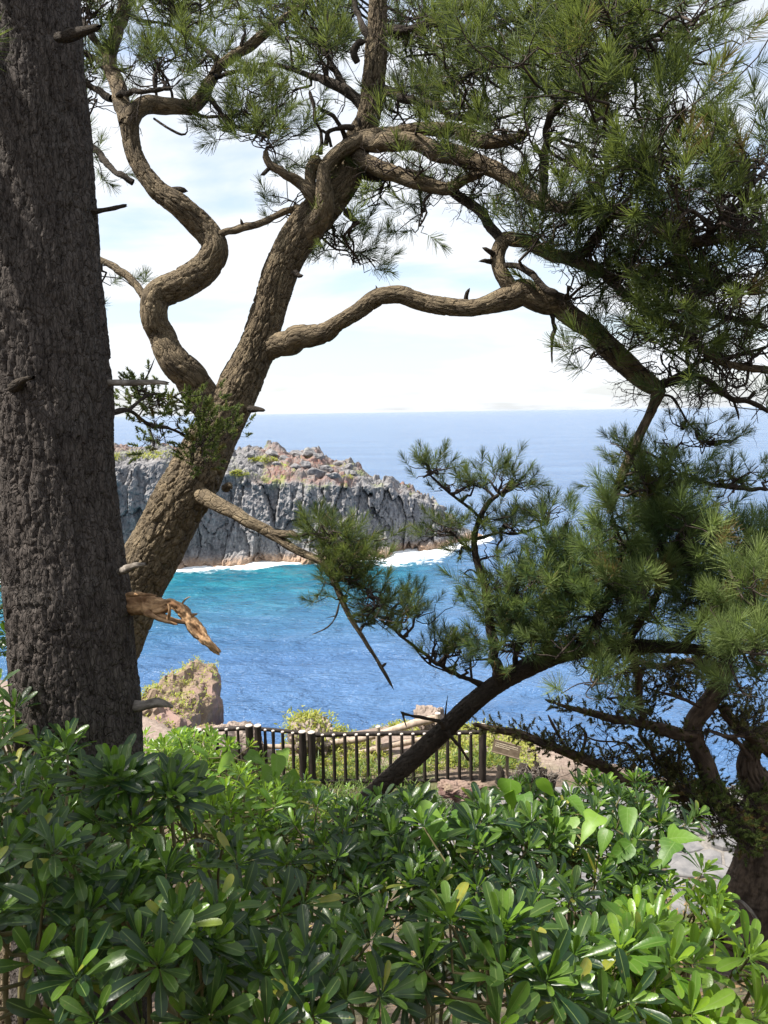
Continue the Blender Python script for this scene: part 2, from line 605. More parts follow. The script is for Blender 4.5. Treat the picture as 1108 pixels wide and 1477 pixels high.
def sea():
    xs = np.concatenate([-np.geomspace(30000, 75, 18), np.arange(-62, 62, 0.55), np.geomspace(75, 30000, 18)])
    ys = np.concatenate([[-400, -50, 0], np.arange(18, 165, 0.62), np.geomspace(170, 30000, 26)])
    X, Y = np.meshgrid(xs, ys)
    fade = sstep(-np.abs(X), -62, -50) * sstep(-Y, -164, -140) * sstep(Y, 18, 24)
    Z = fade * (0.16 * fbm(X * 0.22, Y * 0.42, X * 0, 3, 3) + 0.05 * fbm(X * 0.9, Y * 1.5, X * 0, 2, 8))
    dist = seg_dist(X, Y, BASE)
    shal = sstep(-dist, -58, -8) * sstep(-X, -20, 4)
    # wash of the waves against the rock, wider by the tip
    wv = 2.6 + 4.6 * sstep(X, -5, 3) * sstep(-X, -16, -9) + 1.2 * fbm(X * 0.18, Y * 0.18, X * 0, 2, 12)
    foam = sstep(-dist, -wv * 2.0, -wv * 0.75)
    V = np.stack([X, Y, Z], -1).reshape(-1, 3)
    nx = len(xs)
    i, j = np.meshgrid(np.arange(len(ys) - 1), np.arange(nx - 1), indexing='ij')
    a = (i * nx + j).ravel()
    Fq = np.stack([a, a + 1, a + nx + 1, a + nx], -1)
    m, q = mat_new('sea_water')
    pos = q.n('ShaderNodeNewGeometry').outputs['Position']
    w1 = q.noise(q.mapping(pos, (0.16, 0.30, 0.2)), 1.0, 5, 0.62, 0.4)
    w2 = q.noise(q.mapping(pos, (0.9, 1.9, 1)), 1.0, 4, 0.6, 0.3)
    w3 = q.noise(q.mapping(pos, (0.012, 0.035, 1)), 1.0, 4, 0.55)
    sh = attr(q, 'shal').outputs['Fac']
    col = q.mix(q.ramp(w3, 0.35, 0.65), (0.050, 0.112, 0.235), (0.076, 0.152, 0.285))
    tq = q.mix(q.ramp(w1, 0.35, 0.7), (0.006, 0.092, 0.150), (0.020, 0.160, 0.215))
    col = q.mix(sh, col, tq)
    b = q.n('ShaderNodeBsdfPrincipled')
    b.inputs['IOR'].default_value = 1.33
    b.inputs['Roughness'].default_value = 0.16
    b.inputs['Specular IOR Level'].default_value = 0.30
    q.l(col, b.inputs['Base Color'])
    nrm = q.bump(w1, 0.9, 2.4)
    nrm = q.bump(w2, 0.8, 0.40, nrm)
    q.l(nrm, b.inputs['Normal'])
    fo = attr(q, 'foam').outputs['Fac']
    fn = q.noise(q.mapping(pos, (0.5, 0.8, 1)), 1.0, 8, 0.74, 1.6)
    thr = q.math('ADD', q.math('MULTIPLY', fo, 1.05), q.math('MULTIPLY', q.math('SUBTRACT', fn, 0.5), 2.6))
    ff = q.ramp(thr, 0.40, 0.85)
    caps = q.math('MULTIPLY', q.ramp(q.noise(q.mapping(pos, (0.75, 2.2, 1)), 1.0, 5, 0.7), 0.67, 0.74), 0.7)
    patch = q.ramp(q.noise(q.mapping(pos, (0.035, 0.06, 1)), 1.0, 3, 0.5), 0.48, 0.62)
    caps = q.math('MULTIPLY', caps, q.math('ADD', q.math('MULTIPLY', patch, 0.9), 0.1))
    d = q.n('ShaderNodeBsdfDiffuse')
    d.inputs['Color'].default_value = (0.80, 0.83, 0.84, 1)
    ms = q.n('ShaderNodeMixShader')
    q.l(q.math('MAXIMUM', ff, caps), ms.inputs[0])
    q.l(b.outputs[0], ms.inputs[1])
    q.l(d.outputs[0], ms.inputs[2])
    finish(q, ms.outputs[0])
    mk('sea', V, Fq, m, smooth=True, attrs={'shal': shal.ravel(), 'foam': foam.ravel()}, kind='structure')
sea()

# ------------------------------------------------------------------ rock
def m_rock(name, face, face2, top, top2, low, green=0.0, zlow=1.2, scale=1.0, topz=None):
    """tp attribute: 0 on the face, 1 on the weathered top"""
    m, q = mat_new(name)
    geo = q.n('ShaderNodeNewGeometry')
    pos = geo.outputs['Position']
    n1 = q.noise(pos, 0.45 * scale, 6, 0.62)
    n2 = q.noise(q.mapping(pos, (1.0, 1.0, 0.16)), 2.2 * scale, 5, 0.62)
    n3 = q.noise(pos, 3.2 * scale, 5, 0.68)
    n4 = q.noise(pos, 0.30 * scale, 4, 0.6)
    col = q.mix(q.ramp(n2, 0.36, 0.68), face, face2)
    col = q.mix(q.math('MULTIPLY', q.ramp(n2, 0.64, 0.76), 0.45), col, (0.42, 0.41, 0.40))
    col = q.mix(q.math('MULTIPLY', q.ramp(n3, 0.55, 0.7), 0.3), col, (0.13, 0.115, 0.11))
    tp = attr(q, 'tp').outputs['Fac']
    tcol = q.mix(q.ramp(n1, 0.40, 0.60), top, top2)
    tcol = q.mix(q.math('MULTIPLY', q.ramp(n3, 0.42, 0.66), 0.45), tcol, face2)
    col = q.mix(q.ramp(q.math('ADD', tp, q.math('MULTIPLY', q.math('SUBTRACT', n1, 0.5), 0.9)), 0.35, 0.7), col, tcol)
    spl = q.n('ShaderNodeSeparateXYZ')
    q.l(pos, spl.inputs[0])
    lw = q.ramp(q.math('ADD', spl.outputs[2], q.math('MULTIPLY', q.math('SUBTRACT', n3, 0.5), 2.2)), zlow + 0.8, zlow - 0.6)
    col = q.mix(lw, col, low)
    if green:
        gg = q.math('MULTIPLY', q.ramp(q.math('ADD', q.math('MULTIPLY', n4, 1.0), q.math('MULTIPLY', n3, 0.5)), 0.82, 0.90), tp)
        col = q.mix(q.math('MULTIPLY', gg, green), col, (0.22, 0.27, 0.05))
    b = q.n('ShaderNodeBsdfPrincipled')
    b.inputs['Roughness'].default_value = 0.92
    b.inputs['Specular IOR Level'].default_value = 0.25
    q.l(col, b.inputs['Base Color'])
    q.l(q.bump(q.math('ADD', n3, q.math('MULTIPLY', n2, 0.8)), 0.8, 0.22 / scale), b.inputs['Normal'])
    finish(q, b.outputs[0])
    return m

ROCK_FAR = m_rock('headland_rock', (0.135, 0.132, 0.138), (0.27, 0.26, 0.258), (0.225, 0.125, 0.100), (0.20, 0.168, 0.15), (0.34, 0.235, 0.165), 0.9, 1.0)
ROCK_NEAR = m_rock('bluff_rock', (0.115, 0.066, 0.055), (0.215, 0.150, 0.130), (0.24, 0.16, 0.135), (0.22, 0.165, 0.115), (0.30, 0.2, 0.15), 0.0, -50, 3.0)
ROCK_GREY = m_rock('terrace_rock', (0.13, 0.10, 0.085), (0.27, 0.215, 0.185), (0.31, 0.25, 0.21), (0.25, 0.20, 0.165), (0.3, 0.2, 0.15), 0.0, -50, 6.0)

def headland():
    # brow and ridge heights read off the photograph at the distance of the rock's foot
    brow_px = [(-320, 670), (100, 676), (165, 672), (240, 668), (330, 690), (380, 697), (450, 700), (520, 702), (560, 708), (600, 716), (640, 732), (665, 748), (690, 768)]
    ridge_px = [(-320, 640), (100, 650), (165, 652), (200, 647), (245, 655), (300, 655), (340, 652), (380, 648), (418, 655), (450, 650), (468, 668), (500, 671), (520, 686), (560, 697), (600, 711), (640, 726), (665, 742), (690, 764)]
    seglen = np.concatenate([[0], np.cumsum(np.linalg.norm(np.diff(BASE, axis=0), axis=1))])
    L = seglen[-1]
    nu = int(L / 0.20)
    su = np.linspace(0, L, nu)
    bx = np.interp(su, seglen, BASE[:, 0])
    by = np.interp(su, seglen, BASE[:, 1])
    pxs = np.array([proj((x, y, 0))[0] for x, y in zip(bx, by)])
    bh, rh = [], []
    DEPTH = 17.0
    for x, y, px in zip(bx, by, pxs):
        yb = np.interp(px, *zip(*brow_px))
        yr = np.interp(px, *zip(*ridge_px))
        r = ray(px, yb)
        bh.append(25 + r[2] / r[1] * (y + 2.0))
        r = ray(px, yr)
        rh.append(25 + r[2] / r[1] * (y + DEPTH * 0.8))
    bh, rh = np.array(bh), np.array(rh)
    bh = bh + np.clip(bh * .25, 0, 1) * (0.5 * fbm(su * .16, su * 0, su * 0, 3, 35) + .25 * fbm(su * .7, su * 0, su * 0, 2, 36))
    bh, rh = np.maximum(bh, 0.3), np.maximum(rh, 0.3)
    tip = sstep(su, L - 16, L)
    dep = DEPTH * (1 - 0.75 * tip)
    nv_f, nv_t, nv_b = 78, 84, 22
    v = np.concatenate([np.linspace(0, 1, nv_f, endpoint=False), 1 + np.linspace(0, 1, nv_t, endpoint=False), 2 + np.linspace(0, 1, nv_b)])
    U, Vv = np.meshgrid(su, v)
    BXX, BYY = np.repeat(bx[None], len(v), 0), np.repeat(by[None], len(v), 0)
    BH, RH, DE = [np.repeat(a[None], len(v), 0) for a in (bh, rh, dep)]
    f = np.clip(Vv, 0, 1)
    t = np.clip(Vv - 1, 0, 1)
    k = np.clip(Vv - 2, 0, 1)
    z = -2.5 + (BH + 2.5) * f
    z = np.where(Vv > 1, BH + (np.maximum(RH, BH) - BH) * np.sin(t * math.pi / 2) ** 0.9, z)
    z = np.where(Vv > 2, np.maximum(RH, BH) * (1 - k) - 3 * k, z)
    inn = 2.2 * f ** 1.5 + DE * t + 7 * k
    # outline of the face: buttresses, joint columns, blocks
    face = sstep(-Vv, -1.12, -0.95)
    wob = 0.5 * fbm(U * 0.35, z * 0.25, U * 0, 3, 41)
    f1, f2, cid = voro(U / 4.6 + 0.22 * wob, z / 10.0 + 0.5 * wob + 0.02 * U, 51)
    g1, g2, cid2 = voro(U / 1.9 + 0.4 * wob, z / 4.6 + 0.7 * wob, 52)
    h1, h2, cid3 = voro(U / 0.75, z / 0.9 + wob, 53)
    out = 2.1 * fbm(U * 0.075, z * 0.05, U * 0, 3, 44) + 2.6 * (cid - 0.5) - 0.7 * (1 - sstep(f2 - f1, 0.0, 0.09))
    out = out + 0.62 * (cid2 - 0.5) - 0.22 * (1 - sstep(g2 - g1, 0.0, 0.08)) + 0.12 * (cid3 - 0.5)
    out = out + 0.9 * (cid - 0.5) * np.sin(z * 0.6 + 9 * cid) + 0.16 * fbm(U * 1.3, z * 1.3, U * 0, 3, 46) + 0.7 * (cid2 - .5) * np.sin(z * .5 + 20 * cid2)
    out = out + 0.38 * np.abs(fbm(U * .55, z * .42 + U * .2, U * 0, 3, 47)) - 0.32 * np.abs(fbm(U * .9 + z * .3, z * .6, U * 0, 3, 48)) + 0.16 * fbm(U * 2.6, z * 2.2, U * 0, 2, 49)
    out = out * face
    # boulder apron at the foot
    ap = sstep(-z, -2.8, -0.3) * face
    a1, a2, ac = voro(U / 1.7, z / 1.4, 61)
    out = out + ap * (2.4 * sstep(fbm(U * 0.12, U * 0, U * 0, 2, 62), -0.15, 0.5) * (0.3 + ac))
    # rubble on top
    topm = sstep(Vv, 1.0, 1.12) * sstep(-Vv, -2.6, -2.1)
    inn2 = inn + out * 0
    r1, r2, rc = voro(U / 1.5, inn / 1.7, 71)
    q1, q2, qc = voro(U / 0.6, inn / 0.7, 72)
    z = z + topm * (1.1 * (rc - 0.35) * sstep(r2 - r1, 0.0, 0.35) + 0.42 * (qc - .4) * sstep(q2 - q1, 0, .3) + 0.8 * fbm(U * 0.25, inn * 0.25, U * 0, 3, 73))
    # inward direction turns at the tip
    ang = 0.9 * np.repeat(tip[None], len(v), 0)
    ix, iy = -np.sin(ang), np.cos(ang)
    X = BXX + ix * (inn - out)
    Y = BYY + iy * (inn - out)
    V = np.stack([X, Y, z], -1).reshape(-1, 3)
    n = nu
    i, j = np.meshgrid(np.arange(len(v) - 1), np.arange(n - 1), indexing='ij')
    a = (i * n + j).ravel()
    Fq = np.stack([a, a + 1, a + n + 1, a + n], -1)
    tp = (sstep(Vv, 0.9, 1.08) * (0.55 + 0.6 * fbm(U * .12, Vv * 2, U * 0, 2, 81))).ravel()
    # joint blocks that can be told apart become parts
    key = np.round(cid * 1e6).astype(np.int64).ravel()
    fk = key[Fq]
    whole = (fk == fk[:, :1]).all(1) & (Vv.ravel()[Fq].max(1) < 1.02) & (Vv.ravel()[Fq].min(1) > 0.16)
    px = proj_many(V)
    vis = (px[:, 0] > 140) & (px[:, 0] < 720)
    whole &= vis[Fq].all(1)
    ids, cnt = np.unique(fk[whole, 0], return_counts=True)
    take = ids[cnt > 90]
    root = bpy.data.objects.new('rock_headland', None)
    COL.objects.link(root)
    root.location = (float(bx[nu // 2]), float(by[nu // 2]), 0)
    root['kind'] = 'structure'
    root['label'] = 'grey jointed sea cliff headland with a rubbly reddish top beyond the cove'
    used = np.zeros(len(Fq), bool)
    for c in take:
        sel = whole & (fk[:, 0] == c)
        used |= sel
        ff = Fq[sel]
        idx, inv = np.unique(ff.ravel(), return_inverse=True)
        mk('rock_column', V[idx], inv.reshape(-1, 4), ROCK_FAR, root, attrs={'tp': tp[idx]})
    ff = Fq[~used]
    idx, inv = np.unique(ff.ravel(), return_inverse=True)
    mk('rock_mass', V[idx], inv.reshape(-1, 4), ROCK_FAR, root, attrs={'tp': tp[idx]})
    return root, V, U.shape

def proj_many(V):
    v = np.asarray(V) - EYE
    d = v @ F0
    return np.stack([CX + FPX * (v @ RIGHT) / d, CY - FPX * (v @ UP) / d, d], -1)

_ICO = {}
def ico(sub):
    if sub not in _ICO:
        bm = bmesh.new()
        bmesh.ops.create_icosphere(bm, subdivisions=sub, radius=1.0)
        _ICO[sub] = (np.array([v.co[:] for v in bm.verts]), np.array([[v.index for v in f.verts] for f in bm.faces]))
        bm.free()
    return _ICO[sub]

def rock_vf(c, size, seed, sub=4, cuts=11, rough=0.06, box=0.0):
    V, Fq = ico(sub)
    V = V.copy()
    rr = np.random.default_rng(seed)
    if box:
        e = 2.0 + 6 * box
        nrm = (np.abs(V) ** e).sum(1) ** (1 / e)
        V = V / nrm[:, None]
    for _ in range(cuts):
        n = rr.normal(size=3)
        n /= np.linalg.norm(n)
        d = rr.uniform(0.55, 0.85)
        ov = np.maximum(0, V @ n - d)
        V = V - ov[:, None] * n
    nn = fbm(V[:, 0] * 2 + seed, V[:, 1] * 2, V[:, 2] * 2, 4, seed)
    V = V * (1 + rough * 1.6 * nn[:, None])
    nn = fbm(V[:, 0] * 7 + seed, V[:, 1] * 7, V[:, 2] * 7, 3, seed + 2)
    V = V * (1 + rough * 0.7 * nn[:, None])
    if sub >= 6:
        q1, q2, qc = voro(V[:, 0] * 3.1 + V[:, 1] * 2.2, V[:, 2] * 3.4 + V[:, 1] * 1.3, seed)
        V = V * (1 + (0.07 * (qc - .5) - 0.05 * (1 - sstep(q2 - q1, 0, .12)))[:, None])
        nn = fbm(V[:, 0] * 19, V[:, 1] * 19, V[:, 2] * 19, 3, seed + 4)
        V = V * (1 + 0.018 * nn[:, None])
    tp = sstep(V[:, 2], 0.35, 0.8)
    return V * np.array(size) + np.array(c), Fq, tp

HL, HV, HS = headland()
# boulders lying on the headland, each its own part
for bx_, by_, s_ in [(392, 652, 2.0), (430, 655, 2.6), (446, 652, 2.2), (458, 657, 1.9), (412, 660, 1.7), (490, 668, 2.1), (503, 671, 1.5), (470, 676, 1.9), (455, 680, 2.6),
                     (482, 684, 2.0), (440, 668, 1.8), (425, 671, 1.4), (520, 690, 1.5), (536, 693, 1.7), (618, 722, 1.7), (636, 733, 1.8), (560, 700, 1.3), (600, 714, 1.5),
                     (508, 682, 1.3), (400, 668, 1.2), (360, 655, 1.5), (375, 668, 1.1), (585, 709, 1.1), (650, 744, 1.5)]:
    pj = proj_many(HV)
    dd = (pj[:, 0] - bx_) ** 2 + (pj[:, 1] - by_ - 3) ** 2 + np.where(np.arange(len(HV)) < 78 * HS[1], 9999, 0) + np.where(np.arange(len(HV)) > (78 + 84) * HS[1], 9999, 0)
    k_ = int(np.argmin(dd))
    sd = int(bx_ * 7 + by_)
    V_, F_, tp_ = rock_vf(HV[k_] + np.array([0, 0, 0.15]), np.array([1.2, 1.0, 0.75]) * s_ * 0.62, sd, 3, 12, 0.08)
    mk('boulder', V_, F_, ROCK_FAR, HL, attrs={'tp': tp_ * 0.1})

# low boulders awash at the foot of the cliff
for bx_, by_, s_ in [(285, 812, 1.7), (318, 812, 1.2), (345, 806, 2.2), (365, 801, 2.0), (392, 803, 1.8), (420, 803, 1.5), (445, 800, 1.6), (262, 814, 1.1), (535, 790, 1.2), (470, 799, 1.3)]:
    b_ = on_z(bx_, by_ + 4, 0.0)
    V_, F_, tp_ = rock_vf(b_ + np.array([0, 0.8, 0.2]), np.array([1.5, 1.0, 0.55]) * s_, int(bx_), 3, 12, 0.1)
    mk('boulder', V_, F_, ROCK_FAR, HL, attrs={'tp': tp_ * 0})

# ------------------------------------------------------------------ foliage templates
def leaf_tmpl(prof, L, wd, fold, curl, stations, lobes=0.0):
    """leaf along +Y, upper side +Z"""
    t = np.array([0, .14, .32, .52, .70, .85, .95, 1.0]) if stations == 8 else np.linspace(0, 1, stations)
    w = np.interp(t, *zip(*prof)) * wd
    V, A, Fq = [], [], []
    for i, (tt, ww) in enumerate(zip(t, w)):
        y = L * tt
        z = -curl * L * tt * tt
        for s in (-1, 0, 1):
            V.append((s * ww, y - (0.10 * L * lobes if s and 0 < i < 3 else 0), z + fold * abs(s) * ww))
            A.append((s, tt, 0))
    for i in range(stations - 1):
        a = 3 * i
        Fq += [(a, a + 1, a + 4, a + 3), (a + 1, a + 2, a + 5, a + 4)]
    return np.array(V), np.array(Fq), np.array(A, float)

OBOV = [(0, .07), (.12, .12), (.3, .38), (.5, .72), (.68, .96), (.8, 1.0), (.9, .88), (.96, .66), (1, .26)]
OVAT = [(0, .06), (.04, .55), (.14, .94), (.28, 1.0), (.45, .82), (.65, .48), (.85, .16), (1, .02)]
LANC = [(0, .08), (.2, .6), (.45, 1.0), (.7, .75), (.9, .3), (1, .02)]
T_OB = [leaf_tmpl(OBOV, 1.0, w, f, c, 8) for w, f, c in ((.130, .40, .10), (.145, .28, .24), (.125, .55, -.06), (.14, .34, .32))]
LOBE = [(0, .08), (.04, .62), (.10, .82), (.20, 1.0), (.27, .96), (.36, .60), (.42, .50), (.52, .56), (.62, .48), (.76, .28), (.90, .10), (1, .02)]
T_OV = [leaf_tmpl(pr_, 1.0, w, f, c, 13, .6) for pr_, w, f, c in ((OVAT, .29, .36, .30), (LOBE, .38, .26, .40), (OVAT, .25, .5, .18))]
T_LA = [leaf_tmpl(LANC, 1.0, w, f, c, 4) for w, f, c in ((.17, .3, .15), (.20, .2, .25))]

def needle_tmpl(seed, n, shoot, Lr, tip=18, low=72, wd=0.0032, young=0.0, tri=False):
    rr = np.random.default_rng(seed)
    V, A = [], []
    for i in range(n):
        t = rr.uniform(0, 1) ** 0.75
        ph = rr.uniform(0, 2 * math.pi)
        an = R(low + (tip - low) * t ** 1.4 + rr.normal(0, 9))
        L = rr.uniform(*Lr) * (1.0 - 0.12 * t)
        b = np.array([0, 0, shoot * t])
        d = np.array([math.sin(an) * math.cos(ph), math.sin(an) * math.sin(ph), math.cos(an)])
        sd = np.cross(d, rr.normal(size=3))
        sd /= np.linalg.norm(sd)
        sag = np.array([0, 0, 0.10 * L * (1 - abs(d[2]))])
        e = b + d * L + sag
        V += [b - sd * wd * .5, b + sd * wd * .5, e + sd * wd * .3, e - sd * wd * .3]
        yy = young + 0.45 * t
        if tri:
            V[-2:] = [e]
            A += [(0, 0, yy)] * 2 + [(0, 1, yy)]
            continue
        A += [(0, 0, yy)] * 2 + [(0, 1, yy)] * 2
    V = np.array(V)
    return V, np.arange(len(V)).reshape(-1, 3 if tri else 4), np.array(A, float)

T_PINE = [needle_tmpl(11 + k, 84, 0.12 + 0.02 * (k % 3), (0.08, 0.12), 14, 62) for k in range(5)]
T_PINE_S = [needle_tmpl(31 + k, 60, 0.08, (0.06, 0.10), 15, 60, 0.0028) for k in range(3)]
T_PINE_BIG = [needle_tmpl(51 + k, 120, 0.10, (0.09, 0.14), 20, 72, 0.0024, 0.25) for k in range(3)]
T_JUN = [needle_tmpl(71 + k, 70, 0.055, (0.014, 0.030), 12, 80, 0.0070, 0.0, True) for k in range(3)]
T_HIGH = [needle_tmpl(91 + k, 84, 0.13, (0.08, 0.12), 14, 62, 0.0045, 0.0, True) for k in range(3)]

def frames(D, rr, rolls=None):
    """columns X, Y, Z with Z along the directions D"""
    D = D / (np.linalg.norm(D, axis=1)[:, None] + 1e-9)
    a = rr.normal(size=D.shape)
    X = np.cross(a, D)
    X /= np.linalg.norm(X, axis=1)[:, None] + 1e-9
    Y = np.cross(D, X)
    return np.stack([X, Y, D], -1)

def batch(T, M, pos, young=None):
    """template T put at every 3x3 matrix M and position"""
    V, Fq, A = T
    n, k = len(M), len(V)
    VV = (np.einsum('nij,kj->nki', M, V) + pos[:, None, :]).reshape(-1, 3)
    FF = (Fq[None] + (np.arange(n) * k)[:, None, None]).reshape(-1, Fq.shape[1])
    AA = np.repeat(A[None], n, 0)
    if young is not None:
        AA = AA.copy()
        AA[:, :, 2] += young[:, None]
    return VV, FF, AA.reshape(-1, 3)

def obj_copy(me, name, M3, pos, parent):
    o = bpy.data.objects.new(name, me)
    off = np.array(parent.location)
    m = Matrix.Identity(4)
    for i in range(3):
        for j in range(3):
            m[i][j] = M3[i][j]
        m[i][3] = pos[i] - off[i]
    o.parent = parent
    o.matrix_basis = m
    COL.objects.link(o)
    return o

PINE_OBJ = m_needle('pine_needles_each', (0.008, 0.020, 0.011), (0.135, 0.180, 0.040), (0.26, 0.33, 0.07), False, 0.27)
PINE_ALL = m_needle('pine_needles_mass', (0.008, 0.020, 0.011), (0.135, 0.180, 0.040), (0.26, 0.33, 0.07), True, 0.27)
FRESH_LIT_OBJ = m_needle('fresh_lit_needles_each', (0.020, 0.045, 0.022), (0.25, 0.31, 0.10), (0.25, 0.35, 0.09), False, 0.32)  # paler needles: sun on the low pine is put into their colour
FRESH_LIT_ALL = m_needle('fresh_lit_needles_mass', (0.020, 0.045, 0.022), (0.25, 0.31, 0.10), (0.25, 0.35, 0.09), True, 0.32)
JUN_OBJ = m_needle('juniper_each', (0.055, 0.062, 0.024), (0.19, 0.175, 0.070), (0.24, 0.25, 0.07), False, 0.22, 0.14)
JUN_ALL = m_needle('juniper_mass', (0.055, 0.062, 0.024), (0.19, 0.175, 0.070), (0.24, 0.25, 0.07), True, 0.22, 0.10)
JUNL_OBJ = m_needle('juniper_fresh_each', (0.065, 0.10, 0.026), (0.20, 0.22, 0.07), (0.24, 0.30, 0.07), False, 0.3, 0.10)
JUNL_ALL = m_needle('juniper_fresh_mass', (0.065, 0.10, 0.026), (0.20, 0.22, 0.07), (0.24, 0.30, 0.07), True, 0.3, 0.08)

class Tree:
    def __init__(s, name, base, label, cat, seed):
        s.root = thing(name, base, label, cat)
        s.rr = np.random.default_rng(seed)
        s.sk = []            # skeleton points for twigs to grow from
        s.tw = Acc()
        s.tufts = []         # (kind, position, direction, scale)
        s.seed = seed

    def pts(s, rows):
        out = []
        for r in rows:
            px, py, d, w = r
            out.append((*P(px, py, d), wid(w, d)))
        return np.array(out)

    def limb(s, rows, mat, name='branch', segs=None, step=None, disp=None, label=None, skel=True):
        pr = s.pts(rows)
        rm = pr[:, 3].max()
        if name == 'branch' and len(pr) > 3 and rm > 0.012:
            pr = catmull(pr, max(0.03, rm * 0.9))
            L_ = np.concatenate([[0], np.cumsum(np.linalg.norm(np.diff(pr[:, :3], axis=0), axis=1))])
            k_ = L_ / (rm * 3.2)
            sd_ = s.seed * 3.7
            fade = sstep(L_, 0, rm * 3)
            for ax_ in range(3):
                pr[:, ax_] += fade * pr[:, 3] * 0.42 * fbm(k_, k_ * 0 + sd_ + ax_ * 11, k_ * 0, 3, 7)
            kn_ = sstep(vnoise(k_ * .55, k_ * 0 + sd_ + 50, k_ * 0, 9), .35, .75)
            pr[:, 3] *= 1 + fade * (0.13 * vnoise(k_ * .8, k_ * 0 + sd_ + 70, k_ * 0, 8) + 0.20 * kn_)
        segs = segs or int(np.clip(rm * 620, 5, 32))
        step = step or float(np.clip(rm * 0.45, 0.016, 0.05))
        s.seed += 1
        if disp is None:
            if rm > 0.035:
                disp = bark_disp(min(0.007, rm * 0.09), 0.030, 0.075, s.seed, 0.06)
            else:
                disp = knob_disp(min(0.004, rm * 0.2), s.seed)
        V, Fq, A = tube(pr, segs, step, disp, True, name in ('branch_stub', 'dead_branch', 'splinter'))
        o = mk(name, V, Fq, mat, s.root, True, {'bk': A})
        if label:
            o['label'] = label
        if skel:
            c = catmull(pr, 0.08)
            s.sk.append(c[:, :3])
        return o

    def twig(s, a, b, r0, r1, bend=0.12, segs=4):
        a, b = np.asarray(a), np.asarray(b)
        L = np.linalg.norm(b - a)
        if L < 0.01:
            return
        k1 = a * .66 + b * .34 + s.rr.normal(size=3) * bend * L
        k2 = a * .3 + b * .7 + s.rr.normal(size=3) * bend * L
        pr = np.array([(*a, r0), (*k1, r0 * .8 + r1 * .2), (*k2, r0 * .35 + r1 * .65), (*b, r1)])
        V, Fq, A = tube(pr, segs, max(0.03, L / 7), None, False)
        s.tw.add(V, Fq, A)

    def dead(s, a, d, L, r, depth=3):
        """bare dead twig that forks"""
        d = d / np.linalg.norm(d)
        b = a + d * L
        s.twig(a, b, r, r * .6, 0.10, 4 if r > .003 else 3)
        if depth > 0:
            for k in range(s.rr.integers(1, 4)):
                nd = d * 0.8 + s.rr.normal(size=3) * 0.55
                s.dead(a + (b - a) * s.rr.uniform(.5, 1.0), nd, L * s.rr.uniform(.45, .8), r * .62, depth - 1)

    def cluster(s, ells, kind='pine', per=6, spread=0.16, up=0.55, scale=(0.85, 1.15), twr=0.0075, flat=0.6):
        """ells: (px, py, rx, ry, n, d0, d1) - branchlets that carry tufts"""
        sk = np.concatenate(s.sk)
        for (px, py, rx, ry, n, d0, d1) in ells:
            for _ in range(n):
                an, q = s.rr.uniform(0, 2 * math.pi), math.sqrt(s.rr.uniform(0, 1))
                c = P(px + rx * q * math.cos(an), py + ry * q * math.sin(an), s.rr.uniform(d0, d1))
                k = sk[np.argmin(((sk - c) ** 2).sum(1) + s.rr.uniform(0, 0.02, len(sk)))]
                s.twig(k, c, twr * 1.4, twr * .8, 0.10, 5)
                g_ = (c - k) / (np.linalg.norm(c - k) + 1e-6)
                for j in range(per):
                    o = s.rr.normal(size=3) * spread * np.array([1, 1, flat])
                    o[2] += spread * 0.3
                    b = c + o
                    m = c + g_ * s.rr.uniform(-spread, spread * .3)
                    s.twig(m, b, twr * .6, twr * .4, 0.12, 3)
                    dr = o / (np.linalg.norm(o) + 1e-6) * 0.6 + np.array([0, 0, up]) + g_ * 0.35 + s.rr.normal(size=3) * 0.2
                    s.tufts.append((kind, b, dr, s.rr.uniform(*scale)))

    def sleeve(s, rows, kind, n, out=0.05, scale=(0.8, 1.2), lean=0.5):
        c = catmull(s.pts(rows), 0.02)
        for _ in range(n):
            i = s.rr.integers(0, len(c) - 1)
            o = s.rr.normal(size=3)
            o /= np.linalg.norm(o)
            t = c[min(i + 1, len(c) - 1), :3] - c[i, :3]
            t = t / (np.linalg.norm(t) + 1e-9)
            s.tufts.append((kind, c[i, :3] + o * (c[i, 3] + out * s.rr.uniform(0, 1)), o + t * lean + np.array([0, 0, .3]), s.rr.uniform(*scale)))

    def finish(s, parts=260, twig_mat=None):
        s.tw.build('twigs', twig_mat or TWIG, s.root, True, 'stuff')
        if not s.tufts:
            return
        pos = np.array([t[1] for t in s.tufts])
        D = np.array([t[2] for t in s.tufts])
        sc = np.array([t[3] for t in s.tufts])
        kinds = np.array([t[0] for t in s.tufts])
        M = frames(D, s.rr) * sc[:, None, None]
        pj = proj_many(pos)
        inside = (pj[:, 2] > 0.3) & (pj[:, 0] > 10) & (pj[:, 0] < 1098) & (pj[:, 1] > 10) & (pj[:, 1] < 1467)
        order = np.argsort(np.where(inside, pj[:, 2], 1e6))
        single = set(order[:min(parts, int(inside.sum()))].tolist())
        var = s.rr.integers(0, 99, len(pos))
        for kd in sorted(set(kinds)):
            T, mo, ma, nm = TUFT[kd]
            acc = Acc()
            for v in range(len(T)):
                sel = np.nonzero((kinds == kd) & (var % len(T) == v))[0]
                rest = np.array([i for i in sel if i not in single], int)
                if len(rest):
                    acc.add(*batch(T[v], M[rest], pos[rest], s.rr.uniform(-.8, .6, len(rest))))
                one = [i for i in sel if i in single]
                if one:
                    me = MESH_OF(kd, v)
                    for i in one:
                        obj_copy(me, nm, M[i], pos[i], s.root)
            acc.build('foliage', ma, s.root, False, 'stuff', 'lf')

